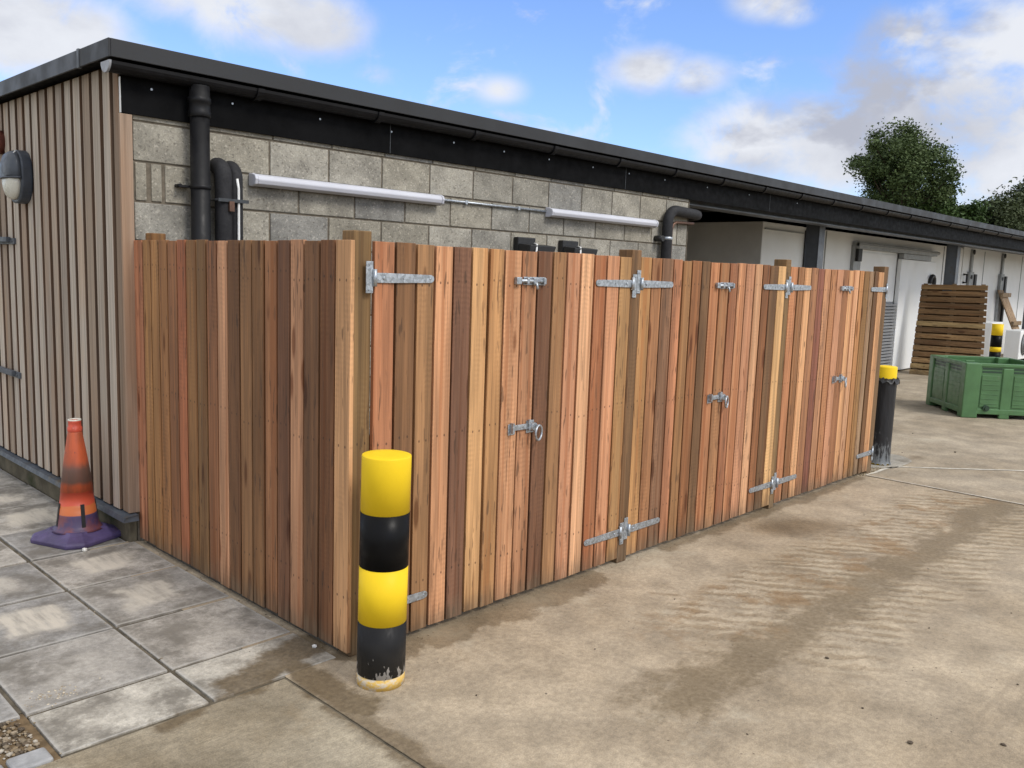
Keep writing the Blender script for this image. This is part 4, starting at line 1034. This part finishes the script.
for A, B in zip(rings, rings[1:]):
    for j in range(segs): f = b.bm.faces.new((A[j], A[(j + 1) % segs], B[(j + 1) % segs], B[j])); f.smooth = True
b.build('plastic_sleeve', M['sleeve'], t, base)

bx3, by3 = 17.55, 2.165
t = thing('bollard', 'distant yellow and black bollard behind the green crate', 'bollard', (bx3, by3, 0), 'yellow and black bollards'); base = t.location
for z0, z1, mt in ((0, .18, 'yellow'), (.181, .40, 'blackband'), (.401, .50, 'yellow'), (.5002, .74, 'blackband'), (.7402, .97, 'yellow')):
    b = MB(); b.lathe([(0.107, z0), (0.107, z1)], (bx3, by3, 0), 28); b.build('band', M[mt], t, base)

# ------------------------------------------------------------------ traffic cone
cx, cy = -0.246, 2.440
t = thing('traffic_cone', 'battered orange and purple traffic cone standing on the paving', 'traffic cone', (cx, cy, 0)); base = t.location
b = MB()
oct_ = []
hw = 0.212; ch = 0.07
oc = [(-hw + ch, -hw), (hw - ch, -hw), (hw, -hw + ch), (hw, hw - ch), (hw - ch, hw), (-hw + ch, hw), (-hw, hw - ch), (-hw, -hw + ch)]
ra = math.radians(22); oc = [(x * math.cos(ra) - y * math.sin(ra), x * math.sin(ra) + y * math.cos(ra)) for x, y in oc]
rr = []
for s_, z in ((0.97, 0.004), (1.0, 0.012), (1.0, 0.030), (0.95, 0.040), (0.70, 0.062), (0.60, 0.075)):
    rr.append([b.bm.verts.new((cx + x * s_, cy + y * s_, z)) for x, y in oc])
for A, B in zip(rr, rr[1:]):
    for j in range(8): b.bm.faces.new((A[j], A[(j + 1) % 8], B[(j + 1) % 8], B[j]))
b.bm.faces.new(rr[0][::-1]); b.bm.faces.new(rr[-1])
b.build('base', M['conebase'], t, base, bevel=0.006, bseg=2)
b = MB(); b.lathe([(0.150, 0.068), (0.130, 0.078), (0.116, 0.10), (0.108, 0.15), (0.100, 0.205), (0.0985, 0.2052), (0.088, 0.30), (0.0895, 0.3005), (0.072, 0.45), (0.040, 0.655), (0.0385, 0.66)], (cx, cy, 0), 40); b.build('cone_body', M['cone'], t, base)
b = MB(); b.lathe([(0.0395, 0.6605), (0.041, 0.665), (0.041, 0.685), (0.0365, 0.69), (0.035, 0.715), (0.036, 0.718), (0.036, 0.728), (0.029, 0.73), (0.027, 0.70)], (cx, cy, 0), 28, cap=False); b.build('cone_tip', M['conetip'], t, base)
b = MB(); b.lathe([(0.0365, 0.7265), (0.0372, 0.7285), (0.0365, 0.7345), (0.030, 0.7345), (0.0285, 0.7285)], (cx, cy, 0), 28, cap=False); b.build('tip_rim', M['lens'], t, base)
b = MB()
for q in range(4):
    a = math.radians(-93 + 90 * q); c_, s_ = math.cos(a), math.sin(a)
    z0, z1 = 0.095, 0.232; r0, r1 = 0.1195, 0.1012
    tx, ty = -s_ * 0.0105, c_ * 0.0105
    P = []
    for z, r in ((z0, r0), (z1, r1)):
        for (k1, k2) in ((r - 0.02, -1), (r, -1), (r, 1), (r - 0.02, 1)):
            P.append((cx + c_ * k1 + tx * k2, cy + s_ * k1 + ty * k2, z))
    b.hexa(P)
b.parts('slot', M['black'], t, base)

# ------------------------------------------------------------------ green pallet crate
ang = math.radians(-50.6)
t = thing('plastic_crate', 'large open green plastic pallet crate standing in the far yard', 'crate', (10.047, 0.535, 0), rotz=ang)
W_, D_, H_ = 1.08, 1.19, 0.725      # local x along the front, y along the side, built locally
b = MB(); PW = 0.20; T = 0.045
for x in (0, W_ - PW):
    for y in (0, D_ - 0.14): b.box(x, x + PW, y, y + 0.14, 0.0, H_ - 0.004)
b.box(W_ / 2 - 0.065, W_ / 2 + 0.065, 0.006, 0.06, 0.0, H_ - 0.06); b.box(W_ / 2 - 0.065, W_ / 2 + 0.065, D_ - 0.06, D_ - 0.006, 0.0, H_ - 0.06)
for y in (0.38, ): pass
for x in (0.006, W_ - 0.06): b.box(x, x + 0.054, D_ / 2 - 0.06, D_ / 2 + 0.06, 0.0, H_ - 0.06)
b.parts('corner_post', M['crate'], t, bevel=0.012)
b = MB()
for y0, y1 in ((0.022, 0.05), (D_ - 0.05, D_ - 0.022)): b.box(PW - .01, W_ - PW + .01, y0, y1, 0.10, H_ - 0.04)
for x0, x1 in ((0.022, 0.05), (W_ - 0.05, W_ - 0.022)): b.box(x0, x1, 0.13, D_ - 0.13, 0.10, H_ - 0.04)
b.box(0.04, W_ - 0.04, 0.04, D_ - 0.04, 0.11, 0.14)
b.parts('wall_panel', M['crate'], t)
b = MB()
for y0, y1 in ((0.004, 0.052), (D_ - 0.052, D_ - 0.004)):
    b.box(PW - .01, W_ - PW + .01, y0, y1, 0.055, 0.125); b.box(PW - .01, W_ - PW + .01, y0, y1, H_ - 0.045, H_ - 0.002)
for x0, x1 in ((0.004, 0.052), (W_ - 0.052, W_ - 0.004)):
    b.box(x0, x1, 0.13, D_ - 0.13, 0.055, 0.125); b.box(x0, x1, 0.13, D_ - 0.13, H_ - 0.045, H_ - 0.002)
b.parts('rim_bar', M['crate'], t, bevel=0.008)
b = MB()
for (u0, u1) in ((PW + 0.02, W_ / 2 - 0.085), (W_ / 2 + 0.085, W_ - PW - 0.02)):
    b.box(u0, u1, 0.012, 0.0215, 0.15, H_ - 0.16)
    for k in range(6): b.box(u0 + 0.012, u1 - 0.012, 0.008, 0.0118, 0.19 + k * 0.062, 0.200 + k * 0.062)
for (u0, u1) in ((0.16, D_ / 2 - 0.08), (D_ / 2 + 0.08, D_ - 0.16)):
    b.box(0.012, 0.0215, u0, u1, 0.15, H_ - 0.16)
    for k in range(6): b.box(0.008, 0.0118, u0 + 0.012, u1 - 0.012, 0.19 + k * 0.062, 0.200 + k * 0.062)
b.parts('rib', M['crate'], t, bevel=0.004)
b = MB()
for (u0, u1) in ((PW + 0.02, W_ / 2 - 0.075), (W_ / 2 + 0.075, W_ - PW - 0.02)):
    for k in range(2): b.box(u0, u1, 0.0195, 0.0215, H_ - 0.126 + k * 0.040, H_ - 0.100 + k * 0.040)
for (u0, u1) in ((0.15, D_ / 2 - 0.07), (D_ / 2 + 0.07, D_ - 0.15)):
    for k in range(2): b.box(0.0195, 0.0215, u0, u1, H_ - 0.126 + k * 0.040, H_ - 0.100 + k * 0.040)
b.parts('vent_slot', M['cratedark'], t)
b = MB(); b.tube([(PW + 0.10, 0.03, 0.135), (PW + 0.10, -0.014, 0.135)], [0.046, 0.040], 16); b.tube([(PW + 0.10, -0.0145, 0.135), (PW + 0.10, -0.03, 0.135)], 0.022, 12); b.build('drain_plug', M['cratedark'], t)

# ------------------------------------------------------------------ things leaning by the cold rooms
A0, B0 = Vector((15.14, 2.99, 0)), Vector((15.33, 1.76, 0)); A1, B1 = Vector((15.455, 3.02, 1.745)), Vector((15.475, 1.86, 1.765))
t = thing('slatted_panel', 'brown slatted timber fence panel leaning on a steel column by the white wall', 'fence panel', tuple((A0 + B0) / 2)); base = t.location
nrm = (B0 - A0).cross(A1 - A0).normalized()
if nrm.dot(Vector((-2.1, -2.9, 1.7)) - A0) < 0: nrm = -nrm
b = MB(); ns = 15
for k in range(ns):
    v0 = k / ns + 0.002; v1 = (k + 1) / ns - 0.013
    l0, l1 = A0.lerp(A1, v0), A0.lerp(A1, v1); r0, r1 = B0.lerp(B1, v0), B0.lerp(B1, v1)
    s_ = random.uniform(-.006, .006); d_ = (r0 - l0).normalized() * s_
    if k < ns - 1:
        w0, w1 = (k + 0.7) / ns, (k + 1.3) / ns; m0, m1, e0, e1 = A0.lerp(A1, w0), A0.lerp(A1, w1), B0.lerp(B1, w0), B0.lerp(B1, w1)
        e0 = m0.lerp(e0, 0.955); e1 = m1.lerp(e1, 0.955); oo = -nrm * 0.0655; o3 = -nrm * 0.085
        b.hexa([m0 + oo, e0 + oo, e0 + o3, m0 + o3, m1 + oo, e1 + oo, e1 + o3, m1 + o3], (0.10, 0.06, 0.028))
    q = [l0 + d_, r0 + d_, r1 + d_, l1 + d_]
    tint = random.choice([(0.30, 0.185, 0.085), (0.22, 0.13, 0.06), (0.34, 0.215, 0.10), (0.18, 0.105, 0.05), (0.40, 0.28, 0.13)])
    b.hexa([q[0], q[1], q[1] - nrm * .022, q[0] - nrm * .022, q[3], q[2], q[2] - nrm * .022, q[3] - nrm * .022], tint)
b.build('slats', M['slat'], t, base, bevel=0.003)
b = MB()
for u in (0.06, 0.5, 0.93):
    p0, p1 = A0.lerp(B0, u), A1.lerp(B1, u); e = (B0 - A0).normalized() * 0.035; o1, o2 = -nrm * 0.0235, -nrm * 0.065
    b.hexa([p0 - e + o1, p0 + e + o1, p0 + e + o2, p0 - e + o2, p1 - e + o1, p1 + e + o1, p1 + e + o2, p1 - e + o2], (0.2, 0.14, 0.08))
b.parts('batten', M['slat'], t, base)

t = thing('cooling_unit', 'white cooling unit with a round black fan at the right edge of the photo', 'cooling unit', (20.6, 2.55, 0)); base = t.location
b = MB(); b.box(20.2, 21.15, 2.36, 2.68, 0.08, 0.75); b.build('casing', M['white'], t, base, bevel=0.02)
b = MB(); b.tube([(20.55, 2.359, 0.43), (20.55, 2.345, 0.43)], 0.26, 30); b.build('fan', M['black'], t, base)
b = MB()
for k in range(5): b.tube([(20.55 + (0.05 + .05 * k) * math.cos(a), 2.338, 0.43 + (0.05 + .05 * k) * math.sin(a)) for a in [2 * PI * q / 24 for q in range(24)]], 0.006, 6, closed=True)
b.build('fan_guard', M['greyrail'], t, base)
b = MB()
for x in (20.3, 21.05): b.box(x - .05, x + .05, 2.34, 2.70, 0.0, 0.079)
b.parts('foot', M['black'], t, base)
b = MB(); b.box(18.72, 19.55, 2.58, 2.95, 0.0, 0.95); o = b.build('casing', M['white'], None, (19.1, 2.75, 0), bevel=0.02); o.name = 'metal_cabinet'
tag(o, 'plain white metal cabinet behind the distant yellow bollard', 'cabinet')
b = MB(); b.box(18.60, 18.70, 2.9, 3.25, 0.0, 1.25); b.box(18.52, 18.599, 2.86, 3.29, 0.0, 0.03); o = b.build('panel_offcut', M['white'], None, (18.65, 3.0, 0), bevel=0.005)
tag(o, 'narrow white panel standing between the slatted panel and the white cabinet', 'panel')

t = thing('wooden_pallet', 'pale timber pallet tipped up against the white wall above the cooling unit', 'pallet', (22.4, 3.0, 0)); base = t.location
b = MB()
for k in range(5):
    x = 21.75 + k * 0.125
    b.hexa([(x + .55, 2.75, 0.0), (x + .66, 2.75, 0.0), (x + .66, 2.78, 0.0), (x + .55, 2.78, 0.0), (x, 3.33, 1.66), (x + .11, 3.33, 1.66), (x + .11, 3.36, 1.66), (x, 3.36, 1.66)], random.choice([(0.38, 0.26, 0.16), (0.42, 0.30, 0.19), (0.33, 0.23, 0.14)]))
b.build('boards', M['slat'], t, base, bevel=0.004)
b = MB()
for v in (0.12, 0.5, 0.92):
    y = 2.75 + .58 * v; z = 1.66 * v; x = 21.75 + .55 * (1 - v)
    b.obox((x + .3, y - 0.045, z - .02 + .03), (0.36, 0, 0), (0, .03, 0), (0, 0, .05), (0.33, 0.24, 0.15))
b.parts('bearer', M['slat'], t, base, bevel=0.004)
t = thing('timber_stand', 'rough timber stand with a diagonal brace beside the tipped pallet', 'timber stand', (22.4, 2.6, 0)); base = t.location
b = MB()
for x in (22.1, 23.0): b.box(x - .06, x + .06, 2.52, 2.64, 0, 1.15, (0.36, 0.28, 0.15))
b.parts('upright', M['slat'], t, base, bevel=0.005)
b = MB(); b.obox((22.55, 2.50, 0.98), (0.42, 0, -0.12), (0, .018, 0), (.012, 0, .05), (0.33, 0.25, 0.14)); b.parts('brace', M['slat'], t, base)

# ------------------------------------------------------------------ trees beyond the roof
def tree(name, label, base, ctr, rad, nsub, nleaf, leaf, mat, trunk_r, group=None, spread=0.30, flat=0.75):
    t = thing(name, label, 'tree', base, group); base = Vector(base); ctr = Vector(ctr); rng = random.Random(hash(label) % 9999 if False else sum(map(ord, label)))
    subs = []
    for i in range(nsub):
        while True:
            v = Vector((rng.uniform(-1, 1), rng.uniform(-1, 1), rng.uniform(-1, 1)))
            if 0.30 < v.length < 1.0: break
        k = 0.80 + 0.20 * rng.random()
        subs.append((ctr + Vector((v.x * rad[0], v.y * rad[1], v.z * rad[2])) * k, rng.random()))
    b = MB(); bm = b.bm
    R_ = (rad[0] + rad[1] + rad[2]) / 3
    for c, tone in subs:
        sr = R_ * spread * rng.uniform(0.55, 1.15)
        for q in range(nleaf):
            p = c + Vector((rng.gauss(0, 1), rng.gauss(0, 1), rng.gauss(0, flat))) * sr * 0.5
            a = Vector((rng.gauss(0, 1), rng.gauss(0, 1), rng.gauss(0, 0.6))).normalized(); e = a.cross(Vector((rng.gauss(0, 1), rng.gauss(0, 1), rng.gauss(0, 1)))).normalized()
            s_ = leaf * rng.uniform(0.6, 1.3)
            f = bm.faces.new([bm.verts.new(p + x) for x in (-a * s_, -e * s_ * .55, a * s_, e * s_ * .55)])
            cv = min(1.0, max(0.0, tone * 0.6 + rng.random() * 0.4))
            for lp in f.loops: lp[b.cl] = (cv, cv, cv, 1)
    b.build('crown', mat, t, base, recalc=False)
    b = MB(); top = ctr + Vector((0, 0, -rad[2] * 0.15))
    b.tube([base, base.lerp(top, .35) + Vector((.1, .05, 0)), base.lerp(top, .7) + Vector((-.1, .1, 0)), top], [trunk_r, trunk_r * .8, trunk_r * .6, trunk_r * .35], 10)
    for c, tone in subs[::2]:
        s0 = base.lerp(top, rng.uniform(0.5, 0.98)); m_ = s0.lerp(c, 0.55) + Vector((0, 0, 0.06 * (c - s0).length))
        b.tube([s0, m_, c], [trunk_r * .28, trunk_r * .16, trunk_r * .05], 5, cap=False)
    b.build('trunk', M['bark'], t, base)
tree('broadleaf_tree', 'tall round-crowned broadleaf tree rising above the roof', (50.4, 16.6, -.052), (50.4, 16.5, 8.0), (3.2, 3.2, 2.8), 125, 330, 0.085, M['leaf_a'], 0.30, None, 0.26)
tree('hedgerow_tree', 'smaller bushy green tree at the right foot of the round-crowned tree', (51.8, 14.3, -.052), (51.8, 14.3, 4.9), (2.3, 2.3, 2.7), 70, 260, 0.10, M['leaf_b'], 0.16, 'trees of the hedgerow behind the building')
tree('hedgerow_tree', 'dark low tree in the gap right of the bushy green tree', (54.2, 12.8, -.052), (54.2, 12.8, 4.6), (2.4, 2.4, 2.6), 70, 260, 0.10, M['leaf_c'], 0.16, 'trees of the hedgerow behind the building')
tree('hedgerow_tree', 'dark full-crowned tree at the right edge above the roof end', (57.5, 11.4, -.052), (57.5, 11.5, 5.3), (3.3, 3.0, 3.2), 90, 280, 0.115, M['leaf_c'], 0.2, 'trees of the hedgerow behind the building')
for i, (x, y, z, r, lb) in enumerate([(62, 7.5, 4.6, 3.2, 'dark hedgerow tree standing farther right beyond the frame edge'), (47, 21, 3.2, 2.2, 'low tree hidden behind the roof left of the round-crowned tree')]):
    if i == 0: tree('hedgerow_tree', lb, (x, y, -.052), (x, y, z), (r, r, r), 50, 130, 0.22, M['leaf_c'], 0.2, 'trees of the hedgerow behind the building')
SC.cycles.use_denoising = True
SC.cycles.max_bounces = 5; SC.cycles.diffuse_bounces = 4; SC.cycles.glossy_bounces = 2; SC.cycles.transmission_bounces = 2
